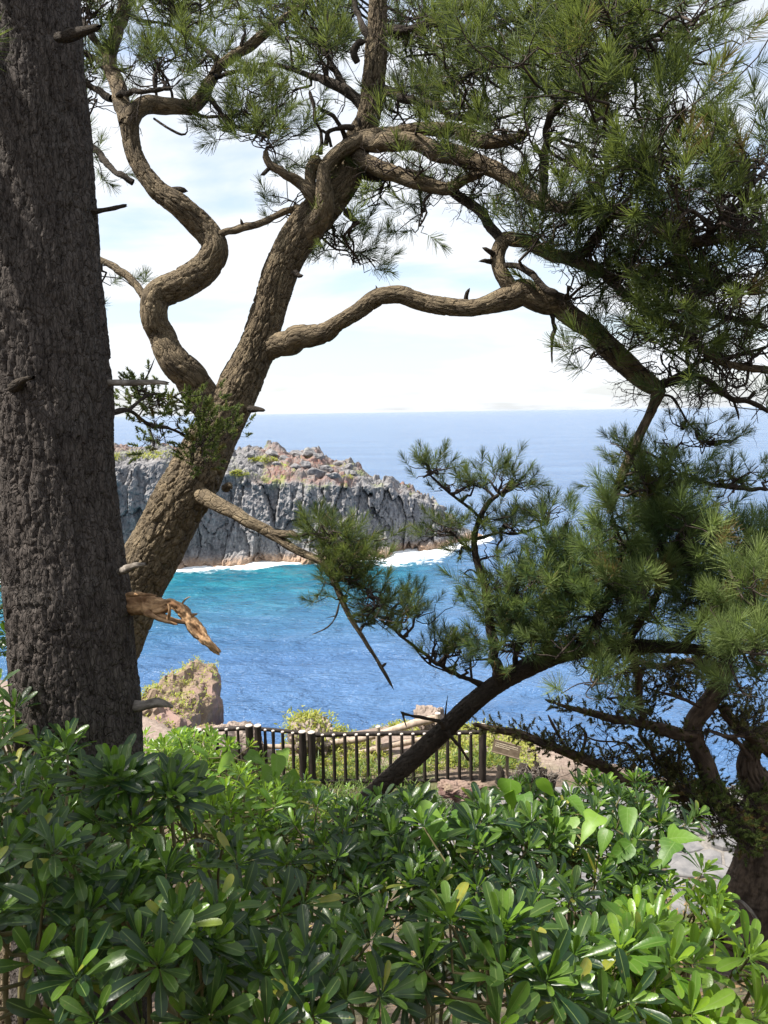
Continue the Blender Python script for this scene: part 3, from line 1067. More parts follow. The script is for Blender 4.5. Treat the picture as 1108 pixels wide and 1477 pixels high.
TUFT = {'high': (T_HIGH, PINE_OBJ, PINE_ALL, 'needle_tuft'), 'pine': (T_PINE, PINE_OBJ, PINE_ALL, 'needle_tuft'), 'pine_small': (T_PINE_S, PINE_OBJ, PINE_ALL, 'needle_tuft'),
        'fresh_lit': (T_PINE, FRESH_LIT_OBJ, FRESH_LIT_ALL, 'needle_tuft'), 'big': (T_PINE_BIG, FRESH_LIT_OBJ, FRESH_LIT_ALL, 'needle_tuft'),
        'jun': (T_JUN, JUN_OBJ, JUN_ALL, 'juniper_spray'), 'jun_fresh': (T_JUN, JUNL_OBJ, JUNL_ALL, 'juniper_spray')}
_MESH = {}
def MESH_OF(kd, v):
    if (kd, v) not in _MESH:
        T, mo, ma, nm = TUFT[kd]
        me = new_mesh(nm, T[v][0], T[v][1], {'lf': T[v][2]})
        me.materials.append(mo)
        _MESH[(kd, v)] = me
    return _MESH[(kd, v)]

# ------------------------------------------------------------------ the old pine at the near side
D1 = 3.3
b0 = P(118, 1500, D1)
OLD = Tree('pine_tree', (b0[0], b0[1], GZ(b0[0], b0[1])), 'thick straight grey pine trunk standing closest to the camera', 'tree', 100)
OLD.limb([(124, 1640, D1, 200), (120, 1330, D1, 180), (117, 1200, D1, 174), (115, 1060, D1, 170), (107, 950, D1, 170), (98, 850, D1, 170), (88, 750, D1, 166),
          (80, 650, D1, 161), (71, 500, D1, 159), (61, 350, D1, 154), (51, 200, D1, 150), (41, 50, D1, 146), (30, -100, D1, 140), (20, -240, D1, 134)],
         BARK_OLD, 'trunk', 240, 0.0074, (lambda f_, g_: (lambda th, s_, r: f_(th, s_, r) + g_(th, s_, r)))(bark_disp(0.0075, 0.026, 0.170, 5, 0.02), bark_disp(0.0085, 0.060, 0.42, 6, 0.0)))
OLD.limb([(21, -225, D1, 134), (15, -320, D1, 130), (0, -700, D1, 112), (-10, -1300, D1, 60)], BARK_OLD, 'trunk', 40, 0.05, bark_disp(0.009, 0.065, 0.2, 5, 0.02))
# the broken pale branch and the stubs on its flank
OLD.limb([(165, 872, D1, 34), (190, 870, D1, 34), (212, 874, D1, 30), (232, 876, D1 - .03, 22), (248, 872, D1 - .05, 15), (262, 880, D1 - .05, 17), (274, 896, D1 - .06, 18),
          (288, 914, D1 - .07, 15), (300, 927, D1 - .08, 13), (311, 937, D1 - .08, 5)], DEAD, 'dead_branch', 44, 0.005, (lambda f_, g_: (lambda th, s_, r: f_(th, s_, r) + g_(th, s_, r)))(knob_disp(0.008, 911), bark_disp(0.007, 0.014, 0.22, 912, 0.0)), 'pale orange broken branch with a twisted splintered end', skel=False)
for rows in ([(214, 880, D1 - .02, 14), (232, 888, D1 - .05, 9), (250, 895, D1 - .08, 8), (264, 897, D1 - .07, 8)], [(212, 884, D1 - .05, 10), (230, 893, D1 - .1, 7), (252, 900, D1 - .12, 2)],
             [(243, 893, D1 - .08, 6), (245, 880, D1 - .1, 5), (244, 876, D1 - .1, 2)], [(262, 872, D1 - .05, 3), (268, 864, D1 - .05, 2.2), (276, 860, D1 - .06, 1)],
             [(275, 888, D1 - .06, 6), (286, 885, D1 - .08, 1.5)], [(184, 858, D1 - .08, 6), (205, 857, D1 - .15, 5), (226, 859, D1 - .2, 1)]):
    OLD.limb(rows, DEAD, 'splinter', 8, 0.01, None, skel=False)
OLD.limb([(172, 824, D1 - .1, 12), (186, 820, D1 - .2, 11), (198, 815, D1 - .25, 7), (208, 814, D1 - .28, 2)], GREYWOOD, 'branch_stub', 14, 0.01, None, 'pale grey snapped stub', skel=False)
OLD.limb([(180, 1020, D1, 18), (205, 1018, D1 - .05, 15), (225, 1013, D1 - .05, 13), (240, 1016, D1 - .05, 8), (247, 1019, D1, 3)], GREYWOOD, 'branch_stub', 14, 0.01, None, skel=False)
OLD.limb([(110, 308, D1, 9), (150, 303, D1, 7), (178, 297, D1, 4)], BARK_DARK, 'branch_stub', 10, 0.01, None, skel=False)
OLD.limb([(140, 552, D1, 9), (190, 552, D1, 8), (222, 551, D1, 7), (237, 552, D1, 5)], GREYWOOD, 'branch_stub', 10, 0.01, None, skel=False)
OLD.limb([(85, 55, D1 - .24, 17), (112, 48, D1 - .36, 15), (138, 40, D1 - .42, 9)], BARK_DARK, 'branch_stub', 12, 0.01, None, skel=False)
OLD.limb([(20, 560, D1 - .22, 16), (34, 548, D1 - .3, 12), (44, 545, D1 - .33, 4)], BARK_DARK, 'branch_stub', 10, 0.01, None, skel=False)
# low living spray across the leaning trunk
OLD.limb([(150, 600, D1 + .1, 8), (185, 592, 3.6, 6), (215, 612, 3.8, 5), (250, 620, 4.0, 4), (290, 640, 4.1, 3)], BARK_DARK, 'branch', 7, 0.02)
OLD.limb([(185, 592, 3.6, 5), (215, 570, 3.8, 4), (250, 572, 4.0, 3), (285, 600, 4.1, 3)], BARK_DARK, 'branch', 7, 0.02)
OLD.limb([(205, 556, 3.6, 3), (216, 535, 3.6, 2.5), (224, 515, 3.6, 1.5)], BARK_DARK, 'branch', 6, 0.02)
OLD.cluster([(195, 575, 28, 20, 7, 3.6, 4.1), (235, 600, 35, 22, 8, 3.7, 4.2), (285, 580, 25, 25, 7, 3.9, 4.3), (300, 620, 30, 20, 9, 3.9, 4.3), (285, 660, 14, 22, 6, 3.9, 4.3),
             (240, 635, 28, 12, 4, 3.8, 4.2), (335, 625, 16, 8, 3, 4.1, 4.3)], 'jun_fresh', 7, 0.055, 0.5, (0.6, 0.95), 0.0028)
# its own high crown, above the picture, that keeps the bottom of the slope in shade
for a_, h_, l_ in ((3.42, 3.3, 1.9), (4.0, 4.3, 3.6), (4.05, 3.8, 3.4), (4.12, 4.6, 4.0), (4.22, 4.0, 3.6), (4.1, 5.0, 3.9), (4.3, 4.7, 3.9)):
    tx, ty = P(0, -500, D1)[:2]
    ca, sa = math.cos(a_), math.sin(a_)
    z0 = 23.0 + h_
    pr = np.array([(tx, ty, z0 - .3, .06), (tx + ca * l_ * .35, ty + sa * l_ * .35, z0, .045), (tx + ca * l_ * .7, ty + sa * l_ * .7, z0 + .15, .03), (tx + ca * l_, ty + sa * l_, z0 + .4, .012)])
    V_, F_, A_ = tube(pr, 8, .06, knob_disp(.006, int(a_ * 10)))
    mk('branch', V_, F_, BARK_OLD, OLD.root, True, {'bk': A_})
    c_ = catmull(pr, .08)
    for k in range(19):
        i_ = int(len(c_) * random.uniform(.68 if a_ > 3.6 else .3, 1)) - 1
        cc = c_[i_, :3] + OLD.rr.normal(size=3) * (np.array([.32, .32, .16]) if a_ > 3.6 else np.array([.15, .10, .16]))
        OLD.twig(c_[i_, :3], cc, .008, .005)
        for j in range(6):
            o_ = OLD.rr.normal(size=3) * .17
            OLD.tufts.append(('high', cc + o_, o_ + np.array([0, 0, .12]), 1.15))
OLD.finish(220)

# ------------------------------------------------------------------ the leaning pine
D2 = 5.3
b0 = P(60, 1500, D2)
LP = Tree('pine_tree', (b0[0], b0[1], GZ(b0[0], b0[1])), 'leaning forked pine with sunlit scaly trunk and boughs arching over the sea', 'tree', 200)
def two(f_, g_):
    return lambda th, s_, r: f_(th, s_, r) + g_(th, s_, r)
LP.limb([(20, 1540, D2, 120), (60, 1300, D2, 98), (100, 1100, D2, 88), (150, 960, D2, 82), (193, 855, D2, 79), (238, 762, D2, 75), (274, 700, D2, 72), (306, 638, D2, 68), (343, 562, D2, 60), (372, 497, D2, 50), (391, 437, D2, 45),
         (407, 388, D2, 47), (435, 337, D2, 52), (465, 300, D2, 49), (492, 262, D2, 46), (511, 220, D2, 40), (532, 170, D2, 29), (540, 105, D2, 26), (545, 40, D2, 23), (548, -40, D2, 19), (552, -160, D2, 12)],
        BARK_PINE, 'trunk', 200, 0.0094, two(bark_disp(0.0125, 0.045, 0.100, 17, 0.03), bark_disp(0.008, 0.10, 0.26, 23, 0.03)))
d = D2
LP.limb([(325, 632, d + .02, 40), (302, 584, d, 43), (273, 546, d - .05, 42), (242, 502, d - .08, 39), (227, 462, d - .1, 37), (232, 426, d - .1, 36), (262, 404, d - .1, 36), (292, 382, d - .1, 35), (308, 355, d - .1, 33),
         (304, 336, d - .1, 31), (284, 320, d - .1, 32), (255, 300, d - .1, 32), (224, 272, d - .1, 30), (200, 243, d - .1, 27), (188, 208, d - .1, 27), (184, 172, d - .1, 26)], BARK_PINE, 'branch', 80, 0.012, bark_disp(0.0085, 0.040, 0.085, 61, 0.05))
LP.limb([(185, 178, d - .1, 24), (172, 140, d - .05, 22), (160, 105, d, 19), (158, 80, d, 17), (166, 50, d + .05, 17), (180, 18, d + .1, 15), (186, -20, d + .1, 13), (190, -90, d + .2, 8)], BARK_PINE)
LP.limb([(186, 182, d - .1, 24), (198, 164, d - .1, 23), (216, 154, d - .05, 22), (243, 154, d, 21), (273, 148, d + .1, 20), (297, 134, d + .15, 18), (308, 114, d + .2, 16), (318, 94, d + .2, 14), (340, 76, d + .2, 13), (365, 60, d + .25, 12),
         (387, 43, d + .25, 11), (402, 30, d + .3, 10), (430, 12, d + .3, 8), (462, -14, d + .3, 5)], BARK_PINE)
for rows in ([(162, 143, 0, 11), (145, 133, .1, 9), (127, 123, .1, 8), (108, 112, .1, 6)], [(160, 108, 0, 8), (146, 92, .1, 8), (130, 80, .2, 7), (110, 68, .2, 5)], [(156, 90, 0, 10), (146, 68, 0, 9), (130, 48, 0, 9), (114, 22, .1, 6)],
             [(170, 138, -.1, 8), (190, 132, -.2, 8), (212, 131, -.25, 7), (250, 127, -.3, 4)], [(318, 92, .2, 9), (297, 70, .3, 8), (273, 51, .3, 7), (258, 28, .3, 6), (246, 8, .4, 5), (214, -4, .4, 4)],
             [(186, 22, .1, 6), (208, 30, .2, 5), (235, 34, .2, 4), (265, 42, .3, 3)], [(298, 133, .15, 8), (310, 152, .1, 7), (326, 170, .1, 6), (346, 184, .1, 5), (380, 195, .1, 4)],
             [(270, 158, .1, 5), (293, 168, .1, 5), (312, 168, 0, 4), (350, 165, 0, 3)], [(222, 171, -.1, 3.5), (243, 185, -.15, 3.2), (262, 194, -.15, 2.8), (270, 190, -.15, 2.4), (269, 176, -.15, 1.6)],
             [(340, 78, .2, 7), (352, 55, .2, 5), (350, 25, .2, 4), (340, -5, .2, 3)], [(308, 112, .2, 7), (330, 105, .1, 6), (360, 100, 0, 5), (395, 105, 0, 4)],
             [(230, 278, -.1, 10), (245, 275, -.1, 9), (262, 275, -.12, 8), (272, 276, -.12, 5)],
             [(192, 263, -.1, 12), (180, 256, -.1, 10), (163, 245, 0, 9), (143, 222, .2, 9), (122, 200, .3, 8), (100, 185, .4, 6)],
             [(303, 345, -.1, 14), (322, 339, -.1, 12), (346, 330, -.1, 10), (382, 319, -.05, 9), (415, 303, 0, 9), (440, 298, 0, 11), (462, 312, 0, 14)], [(350, 330, -.1, 6), (349, 322, -.12, 5), (347, 315, -.12, 2)],
             [(232, 436, -.1, 22), (213, 427, -.05, 15), (196, 411, 0, 12), (166, 386, .1, 11), (135, 368, .2, 8)],
             [(470, 292, -.1, 20), (448, 272, -.15, 16), (430, 262, -.15, 15), (405, 249, -.2, 13), (390, 238, -.2, 12), (384, 226, -.2, 10), (385, 214, -.2, 7)], [(388, 243, -.2, 6), (380, 251, -.22, 5), (375, 253, -.22, 2)],
             [(430, 264, -.15, 10), (445, 283, -.15, 12), (462, 300, -.1, 14)],
             [(360, 590, -.28, 11), (372, 590, -.32, 7), (383, 592, -.36, 2.5)], [(325, 704, -.05, 14), (331, 700, -.1, 10), (335, 706, -.1, 4)], [(425, 392, -.1, 9), (432, 398, -.12, 6), (438, 397, -.14, 2)], [(500, 306, -.1, 12), (512, 318, -.15, 8), (519, 320, -.17, 3)]):
    LP.limb([(a, b, d + e, w) for a, b, e, w in rows], BARK_PINE if max(r[3] for r in rows) > 12 else BARK_DARK)
# the knot of stems at the fork
LP.limb([(430, 362, d + .03, 30), (452, 330, d - .06, 32), (467, 300, d - .15, 25), (464, 268, d - .2, 21), (466, 242, d - .2, 20), (478, 220, d - .2, 20), (500, 207, d - .15, 20), (528, 196, d - .1, 20), (560, 190, d - .1, 18), (600, 189, d - .2, 17), (650, 191, d - .3, 18), (690, 200, d - .45, 16),
         (730, 204, d - .6, 13), (760, 196, d - .7, 9)], BARK_PINE)
LP.limb([(455, 300, d - .1, 16), (449, 270, d - .12, 17), (450, 245, d - .12, 17), (462, 225, d - .15, 16)], BARK_PINE)
for rows in ([(462, 222, -.15, 8), (464, 200, -.15, 7), (462, 190, -.15, 6), (455, 172, -.2, 5), (453, 150, -.2, 5), (446, 130, -.2, 3)], [(500, 205, -.1, 8), (494, 185, -.15, 7), (480, 168, -.2, 6), (465, 160, -.2, 5), (457, 150, -.2, 4)], [(470, 210, -.15, 7), (472, 190, -.18, 7), (490, 184, -.18, 8), (514, 183, -.15, 8)],
             [(478, 212, -.15, 5), (473, 195, -.17, 5), (462, 186, -.18, 4)], [(520, 183, -.1, 6), (517, 172, -.12, 6), (515, 168, -.12, 3)],
             [(528, 158, 0, 20), (512, 140, 0, 16), (498, 130, 0, 13), (478, 121, .05, 11), (460, 114, .1, 10), (430, 104, .15, 8), (400, 94, .2, 6), (375, 92, .3, 4)], [(500, 132, 0, 11), (488, 110, .05, 10), (475, 88, .1, 9), (466, 70, .1, 7), (455, 40, .2, 5)],
             [(470, 118, .1, 6), (470, 100, .1, 6), (462, 85, .1, 4)], [(537, 70, 0, 12), (525, 40, 0, 9), (512, 5, .1, 7), (505, -40, .1, 4)], [(516, 90, -.1, 10), (508, 72, -.12, 12), (516, 62, -.12, 10), (530, 60, -.1, 8)],
             [(545, 50, 0, 9), (580, 44, -.1, 8), (640, 36, -.2, 8), (700, 42, -.3, 7), (760, 20, -.5, 5)], [(542, 120, 0, 12), (575, 140, -.1, 11), (620, 150, -.2, 11), (660, 170, -.3, 10), (700, 172, -.4, 7)],
             [(540, 40, 0, 12), (590, 40, -.1, 9), (640, 22, -.2, 8), (690, 0, -.3, 6)], [(600, 125, -.1, 7), (650, 120, -.2, 6), (700, 95, -.3, 5)]):
    LP.limb([(a, b, d + e, w) for a, b, e, w in rows], BARK_PINE if max(r[3] for r in rows) > 24 else BARK_DARK)
# the long bough out to the side and what grows on it
LP.limb([(372, 512, d + .04, 34), (398, 497, d - .06, 34), (430, 486, d - .14, 30), (470, 475, d - .22, 27), (505, 456, d - .25, 25), (540, 435, d - .3, 24), (580, 428, d - .35, 24), (620, 433, d - .4, 25), (660, 440, d - .45, 27), (700, 440, d - .5, 28), (730, 428, d - .5, 30), (752, 421, d - .5, 30),
         (790, 431, d - .5, 27), (830, 455, d - .5, 26), (870, 488, d - .5, 27), (905, 520, d - .5, 26), (935, 547, d - .5, 24), (948, 562, d - .5, 19), (936, 595, d - .5, 14), (915, 640, d - .5, 13), (900, 680, d - .5, 11), (888, 712, d - .5, 9), (880, 742, d - .5, 6)],
        BARK_PINE, 'branch', 56, 0.014, bark_disp(0.006, 0.032, 0.075, 77, 0.06))
e0 = -.5
for rows in ([(745, 432, e0, 26), (733, 408, e0, 24), (719, 385, e0, 22), (716, 366, e0, 22), (727, 348, e0, 22), (760, 354, e0 - .05, 20), (800, 367, e0 - .1, 20), (826, 373, e0 - .15, 19), (858, 384, e0 - .2, 16), (882, 402, e0 - .2, 15), (914, 434, e0 - .25, 14), (946, 461, e0 - .3, 13), (985, 478, e0 - .3, 12),
               (1010, 498, e0 - .35, 10), (1045, 524, e0 - .4, 9), (1085, 530, e0 - .4, 8), (1125, 536, e0 - .4, 6)],
             [(728, 352, e0, 16), (706, 322, e0 + .1, 15), (682, 299, e0 + .2, 14), (652, 276, e0 + .3, 14), (602, 259, e0 + .4, 16), (545, 248, e0 + .5, 20), (508, 236, 0, 24)],
             [(508, 225, -.05, 26), (545, 243, -.15, 20), (590, 262, -.25, 17), (630, 271, -.3, 15), (668, 262, -.4, 13), (700, 248, -.5, 11)],
             [(526, 205, -.1, 26), (580, 205, -.25, 22), (620, 215, -.3, 22), (662, 226, -.4, 22), (702, 245, -.5, 20), (740, 261, -.6, 20), (770, 285, -.7, 20), (800, 295, -.8, 19), (840, 299, -.9, 18), (880, 305, -1., 17), (920, 318, -1., 15), (960, 339, -1.1, 12), (1010, 350, -1.2, 11), (1050, 345, -1.2, 10), (1115, 335, -1.3, 8)],
             [(826, 373, e0 - .15, 16), (850, 355, e0 - .25, 15), (868, 334, e0 - .35, 14), (882, 308, e0 - .45, 12)],
             [(785, 292, -.75, 13), (786, 240, -.75, 12), (789, 195, -.75, 11), (800, 160, -.8, 12), (830, 126, -.9, 11), (862, 98, -1., 10), (905, 68, -1.1, 7), (950, 50, -1.2, 5)],
             [(718, 372, e0, 8), (705, 362, e0 - .05, 7), (695, 357, e0 - .06, 3)], [(712, 378, e0, 9), (700, 376, e0 - .05, 7), (690, 377, e0 - .06, 3)], [(672, 432, e0 + .05, 9), (674, 422, e0 + .03, 7), (678, 415, e0 + .02, 2)], [(548, 430, -.3, 8), (545, 420, -.32, 6), (542, 411, -.33, 2)],
             [(532, 440, -.28, 6), (530, 432, -.3, 4), (528, 428, -.3, 2)], [(722, 384, e0, 8), (745, 384, e0 - .1, 9), (765, 395, e0 - .15, 11), (790, 418, e0 - .2, 9), (820, 430, e0 - .2, 7)],
             [(790, 440, e0, 5), (797, 455, e0 - .02, 6), (800, 475, e0 - .02, 6), (796, 500, e0 - .02, 5), (796, 525, e0 - .02, 2)], [(790, 443, e0, 3), (797, 462, e0 - .03, 3)], [(801, 468, e0, 3), (806, 478, e0, 1.5)],
             [(946, 562, e0, 16), (962, 552, e0 - .05, 13), (986, 540, e0 - .1, 12), (1010, 546, e0 - .1, 10), (1034, 562, e0 - .15, 9), (1058, 577, e0 - .2, 8), (1082, 580, e0 - .2, 7), (1112, 596, e0 - .2, 5)],
             [(1058, 577, e0 - .2, 5), (1064, 595, e0 - .2, 4), (1066, 607, e0 - .2, 2.5)], [(1075, 580, e0 - .2, 5), (1085, 570, e0 - .2, 6), (1090, 562, e0 - .2, 3)], [(950, 570, e0, 5), (968, 572, e0 - .05, 4), (980, 588, e0 - .05, 4), (990, 606, e0 - .05, 3.5), (1004, 622, e0 - .05, 3), (1020, 640, e0 - .05, 2)],
             [(985, 540, e0 - .1, 8), (1010, 520, e0 - .2, 8), (1050, 515, e0 - .3, 7), (1108, 500, e0 - .4, 5)], [(912, 650, e0, 6), (938, 655, e0 - .05, 5), (962, 673, e0 - .05, 5), (988, 688, e0 - .05, 5), (1050, 702, e0 - .1, 6), (1112, 706, e0 - .1, 6)],
             [(960, 340, -1.1, 9), (980, 370, -1.1, 8), (1020, 395, -1.2, 7), (1060, 410, -1.2, 6), (1110, 424, -1.3, 5)], [(1010, 350, -1.2, 8), (1040, 320, -1.3, 7), (1070, 290, -1.3, 6), (1090, 240, -1.4, 4)], [(840, 300, -.9, 9), (862, 262, -1., 8), (900, 235, -1.1, 7), (950, 220, -1.2, 5)],
             [(1000, 465, e0 - .35, 8), (1030, 455, e0 - .5, 10), (1060, 462, e0 - .6, 9), (1112, 472, e0 - .7, 7)], [(880, 402, e0 - .2, 7), (920, 395, e0 - .4, 7), (970, 380, e0 - .5, 6), (1010, 372, e0 - .6, 5)]):
    LP.limb([(a, b, d + e, w) for a, b, e, w in rows], BARK_PINE if max(r[3] for r in rows) > 24 else BARK_DARK)  # thinner boughs get the dark bark so they look silhouetted against the sky
# lower living branch with the hanging clump, and its bare tip
LP.limb([(258, 700, d, 40), (278, 710, d - .06, 30), (296, 719, d - .12, 23), (325, 734, d - .24, 18), (355, 751, d - .4, 16), (385, 770, d - .45, 15), (410, 786, d - .5, 12), (440, 800, d - .55, 10), (465, 810, d - .6, 8), (480, 835, d - .6, 8), (492, 865, d - .6, 7), (506, 892, d - .6, 6), (530, 930, d - .6, 4.5), (550, 962, d - .6, 4), (569, 996, d - .6, 1.5)], BARK_PINE)
for rows in ([(385, 768, -.45, 9), (405, 770, -.5, 13), (422, 771, -.52, 12), (434, 780, -.52, 5)], [(410, 782, -.5, 6), (418, 790, -.5, 5), (427, 796, -.5, 3)], [(550, 962, -.6, 4), (558, 956, -.62, 2)], [(490, 868, -.6, 3), (484, 890, -.62, 2.6), (472, 905, -.62, 2), (449, 916, -.62, 1)], [(485, 888, -.6, 2), (468, 892, -.65, 1.2)],
             [(462, 806, -.6, 6), (480, 780, -.6, 5), (495, 765, -.6, 4)], [(480, 835, -.6, 5), (510, 840, -.65, 4), (530, 850, -.7, 3)]):
    LP.limb([(a, b, d + e, w) for a, b, e, w in rows], BARK_PINE if max(r[3] for r in rows) > 5.5 else BARK_DARK)
LP.cluster([(150, 40, 40, 45, 8, 5.2, 6.2), (230, 20, 60, 30, 9, 5.4, 6.4), (330, 10, 70, 28, 9, 5.4, 6.4), (212, 100, 32, 26, 6, 5.1, 5.6), (285, 105, 30, 22, 4, 5.2, 5.8), (132, 110, 18, 30, 4, 5.3, 6.0),
            (392, 150, 50, 34, 7, 5.2, 5.9), (360, 190, 40, 20, 6, 5.2, 5.8), (430, 40, 55, 42, 10, 5.2, 6.3), (450, 75, 36, 24, 5, 5.2, 6.0), (128, 232, 8, 18, 2, 5.4, 5.9), (132, 140, 8, 14, 2, 5.4, 5.9), (150, 405, 6, 6, 1, 5.4, 5.8),
            (500, 55, 45, 45, 9, 5.6, 6.5), (610, 55, 55, 55, 13, 5.3, 6.2), (625, 150, 55, 36, 8, 4.6, 5.8), (585, 160, 24, 30, 3, 5.3, 5.8), (612, 318, 18, 10, 2, 4.9, 5.3), (490, 355, 12, 20, 3, 5.3, 5.6), (515, 386, 10, 8, 2, 5.3, 5.5),
            (425, 305, 14, 14, 2, 5.3, 5.7), (556, 278, 24, 10, 3, 5.2, 5.7), (400, 208, 14, 8, 2, 5.1, 5.3)], 'pine', 6, 0.135, 0.6, (0.75, 1.05))
LP.cluster([(700, 55, 75, 55, 13, 4.0, 5.6), (800, 75, 75, 65, 15, 3.7, 5.4), (880, 45, 65, 55, 10, 3.6, 5.2), (960, 45, 50, 45, 6, 3.6, 5.0), (895, 150, 60, 40, 8, 3.7, 5.0), (1030, 60, 40, 40, 3, 3.6, 4.6), (985, 130, 30, 26, 3, 3.6, 4.4),
            (975, 245, 60, 30, 7, 3.6, 4.8), (1060, 250, 45, 40, 6, 3.6, 4.6), (880, 230, 55, 42, 6, 3.8, 5.0), (760, 180, 65, 45, 7, 4.2, 5.4), (700, 130, 55, 42, 6, 4.2, 5.6), (815, 340, 40, 16, 4, 4.4, 5.0), (700, 285, 40, 16, 2, 4.6, 5.2),
            (905, 315, 55, 34, 5, 3.9, 4.9), (1000, 325, 70, 35, 7, 3.7, 4.8), (1085, 350, 30, 45, 4, 3.6, 4.6), (925, 430, 45, 36, 5, 4.2, 4.9), (1000, 425, 55, 45, 7, 3.9, 4.9), (1085, 440, 25, 36, 3, 3.7, 4.6), (1000, 505, 55, 24, 4, 4.0, 4.8),
            (868, 508, 16, 12, 2, 4.5, 4.8), (960, 490, 34, 24, 3, 4.2, 4.8), (1065, 550, 40, 20, 3, 4.2, 4.8), (830, 400, 34, 22, 3, 4.4, 4.9), (760, 330, 30, 14, 2, 4.6, 5.1), (650, 240, 50, 20, 3, 4.6, 5.4)], 'pine', 6, 0.14, 0.55, (0.8, 1.15))
LP.cluster([(486, 772, 26, 16, 6, 4.5, 4.9), (498, 805, 22, 22, 6, 4.5, 4.9), (508, 842, 28, 24, 7, 4.5, 4.9), (532, 878, 22, 22, 5, 4.5, 4.9), (482, 835, 10, 26, 3, 4.5, 4.8)], 'pine', 6, 0.075, 0.5, (0.55, 0.8))
LP.cluster([(915, 655, 24, 14, 5, 4.6, 5.0), (905, 705, 28, 22, 5, 4.6, 5.0), (915, 700, 20, 26, 3, 4.6, 5.0), (1015, 632, 26, 14, 4, 4.6, 4.9), (985, 625, 14, 12, 2, 4.6, 4.9), (1000, 690, 24, 14, 4, 4.6, 4.9), (1070, 698, 40, 8, 7, 4.5, 4.9)], 'pine_small', 5, 0.08, 0.5, (0.6, 0.9))
sk_ = np.concatenate(LP.sk)
pj_ = proj_many(sk_)
cand = np.nonzero((pj_[:, 0] > 560) & (pj_[:, 1] < np.where(pj_[:, 0] > 840, 560, 300)) & (pj_[:, 1] > -10) & (pj_[:, 0] < 1120))[0]
cand2 = cand[pj_[cand, 0] > 840]
for k in range(420):
    i_ = int(LP.rr.choice(cand2 if k % 2 else cand))
    LP.dead(sk_[i_], LP.rr.normal(size=3) + np.array([0, 0, .1]), LP.rr.uniform(.12, .30), LP.rr.uniform(.0035, .007), 3)
cand = np.nonzero((pj_[:, 0] < 560) & (pj_[:, 1] < 180))[0]
for k in range(40):
    i_ = int(LP.rr.choice(cand))
    LP.dead(sk_[i_], LP.rr.normal(size=3) + np.array([0, 0, .2]), LP.rr.uniform(.12, .26), LP.rr.uniform(.003, .005), 2)
LP.finish(290)

# ------------------------------------------------------------------ the pine with the dark log-like trunk across the fence
D3 = 6.0
b0 = P(390, 1400, D3)
RP = Tree('pine_tree', (b0[0], b0[1], GZ(b0[0], b0[1])), 'low pine whose dark slanting trunk crosses in front of the fence', 'tree', 300)
RP.limb([(370, 1440, D3, 46), (430, 1290, D3, 38), (495, 1188, D3, 29), (534, 1150, D3, 27), (582, 1106, D3, 26), (632, 1061, D3, 26), (682, 1014, D3 - .1, 25), (722, 984, D3 - .2, 24), (770, 958, D3 - .3, 26), (820, 941, D3 - .5, 22),
         (870, 934, D3 - .7, 19), (930, 932, D3 - .9, 17), (985, 935, D3 - 1.0, 15), (1045, 940, D3 - 1.2, 11), (1120, 930, D3 - 1.4, 7)], BARK_DARK, 'trunk', 56, 0.014, bark_disp(0.010, 0.04, 0.055, 88, 0.04))
for rows in ([(722, 988, -.2, 18), (712, 932, -.4, 14), (704, 880, -.5, 11), (698, 838, -.6, 9), (687, 808, -.6, 8), (684, 790, -.6, 8), (686, 768, -.6, 7.5), (693, 745, -.6, 7), (705, 725, -.6, 6), (722, 712, -.6, 4)], [(685, 778, -.6, 5), (700, 774, -.62, 5), (722, 768, -.65, 4), (745, 770, -.7, 4), (790, 755, -.7, 3)],
             [(685, 795, -.6, 4), (672, 788, -.62, 4), (655, 772, -.65, 3)], [(693, 748, -.6, 4), (680, 735, -.62, 4), (650, 712, -.65, 4), (620, 685, -.7, 3)], [(698, 836, -.6, 3), (680, 822, -.62, 2.5), (668, 828, -.65, 1.5)],
             [(700, 990, -.1, 9), (668, 977, -.2, 7), (640, 963, -.3, 6), (613, 944, -.35, 6), (592, 928, -.35, 5), (570, 909, -.35, 4), (551, 896, -.35, 2.5)], [(655, 972, -.2, 4), (620, 958, -.2, 3), (598, 935, -.2, 2)],
             [(780, 957, -.3, 14), (800, 900, -.5, 10), (812, 860, -.6, 8), (820, 820, -.7, 6), (815, 780, -.7, 4)], [(830, 940, -.5, 13), (870, 880, -.8, 10), (890, 830, -.9, 8), (900, 780, -1, 6)], [(900, 932, -.8, 13), (940, 870, -1, 10), (955, 810, -1.1, 8), (945, 760, -1.1, 6), (955, 690, -1.1, 4), (958, 650, -1.1, 3)],
             [(955, 815, -1.1, 7), (990, 780, -1.2, 5), (1010, 750, -1.2, 3)], [(985, 934, -1., 12), (1030, 870, -1.2, 9), (1060, 820, -1.3, 7), (1075, 790, -1.3, 4)], [(890, 830, -.9, 6), (880, 780, -.9, 5), (884, 740, -.9, 3)], [(740, 972, -.2, 10), (748, 920, -.35, 8), (745, 870, -.5, 6), (750, 830, -.6, 4)],
             [(640, 1048, -.15, 9), (633, 1040, -.25, 6), (610, 1035, -.3, 5), (584, 1030, -.35, 4.5), (577, 1026, -.35, 3)], [(581, 1029, -.35, 3.5), (583, 1038, -.36, 3), (587, 1050, -.36, 1.5)], [(642, 1044, -.2, 3), (643, 1025, -.2, 2.5), (646, 1002, -.2, 1)], [(645, 1055, -.2, 7), (655, 1066, -.2, 6), (667, 1083, -.15, 5), (677, 1098, -.1, 3)]):
    RP.limb([(a, b, D3 + e, w) for a, b, e, w in rows], BARK_DARK)
q5 = (5.0, 5.6)
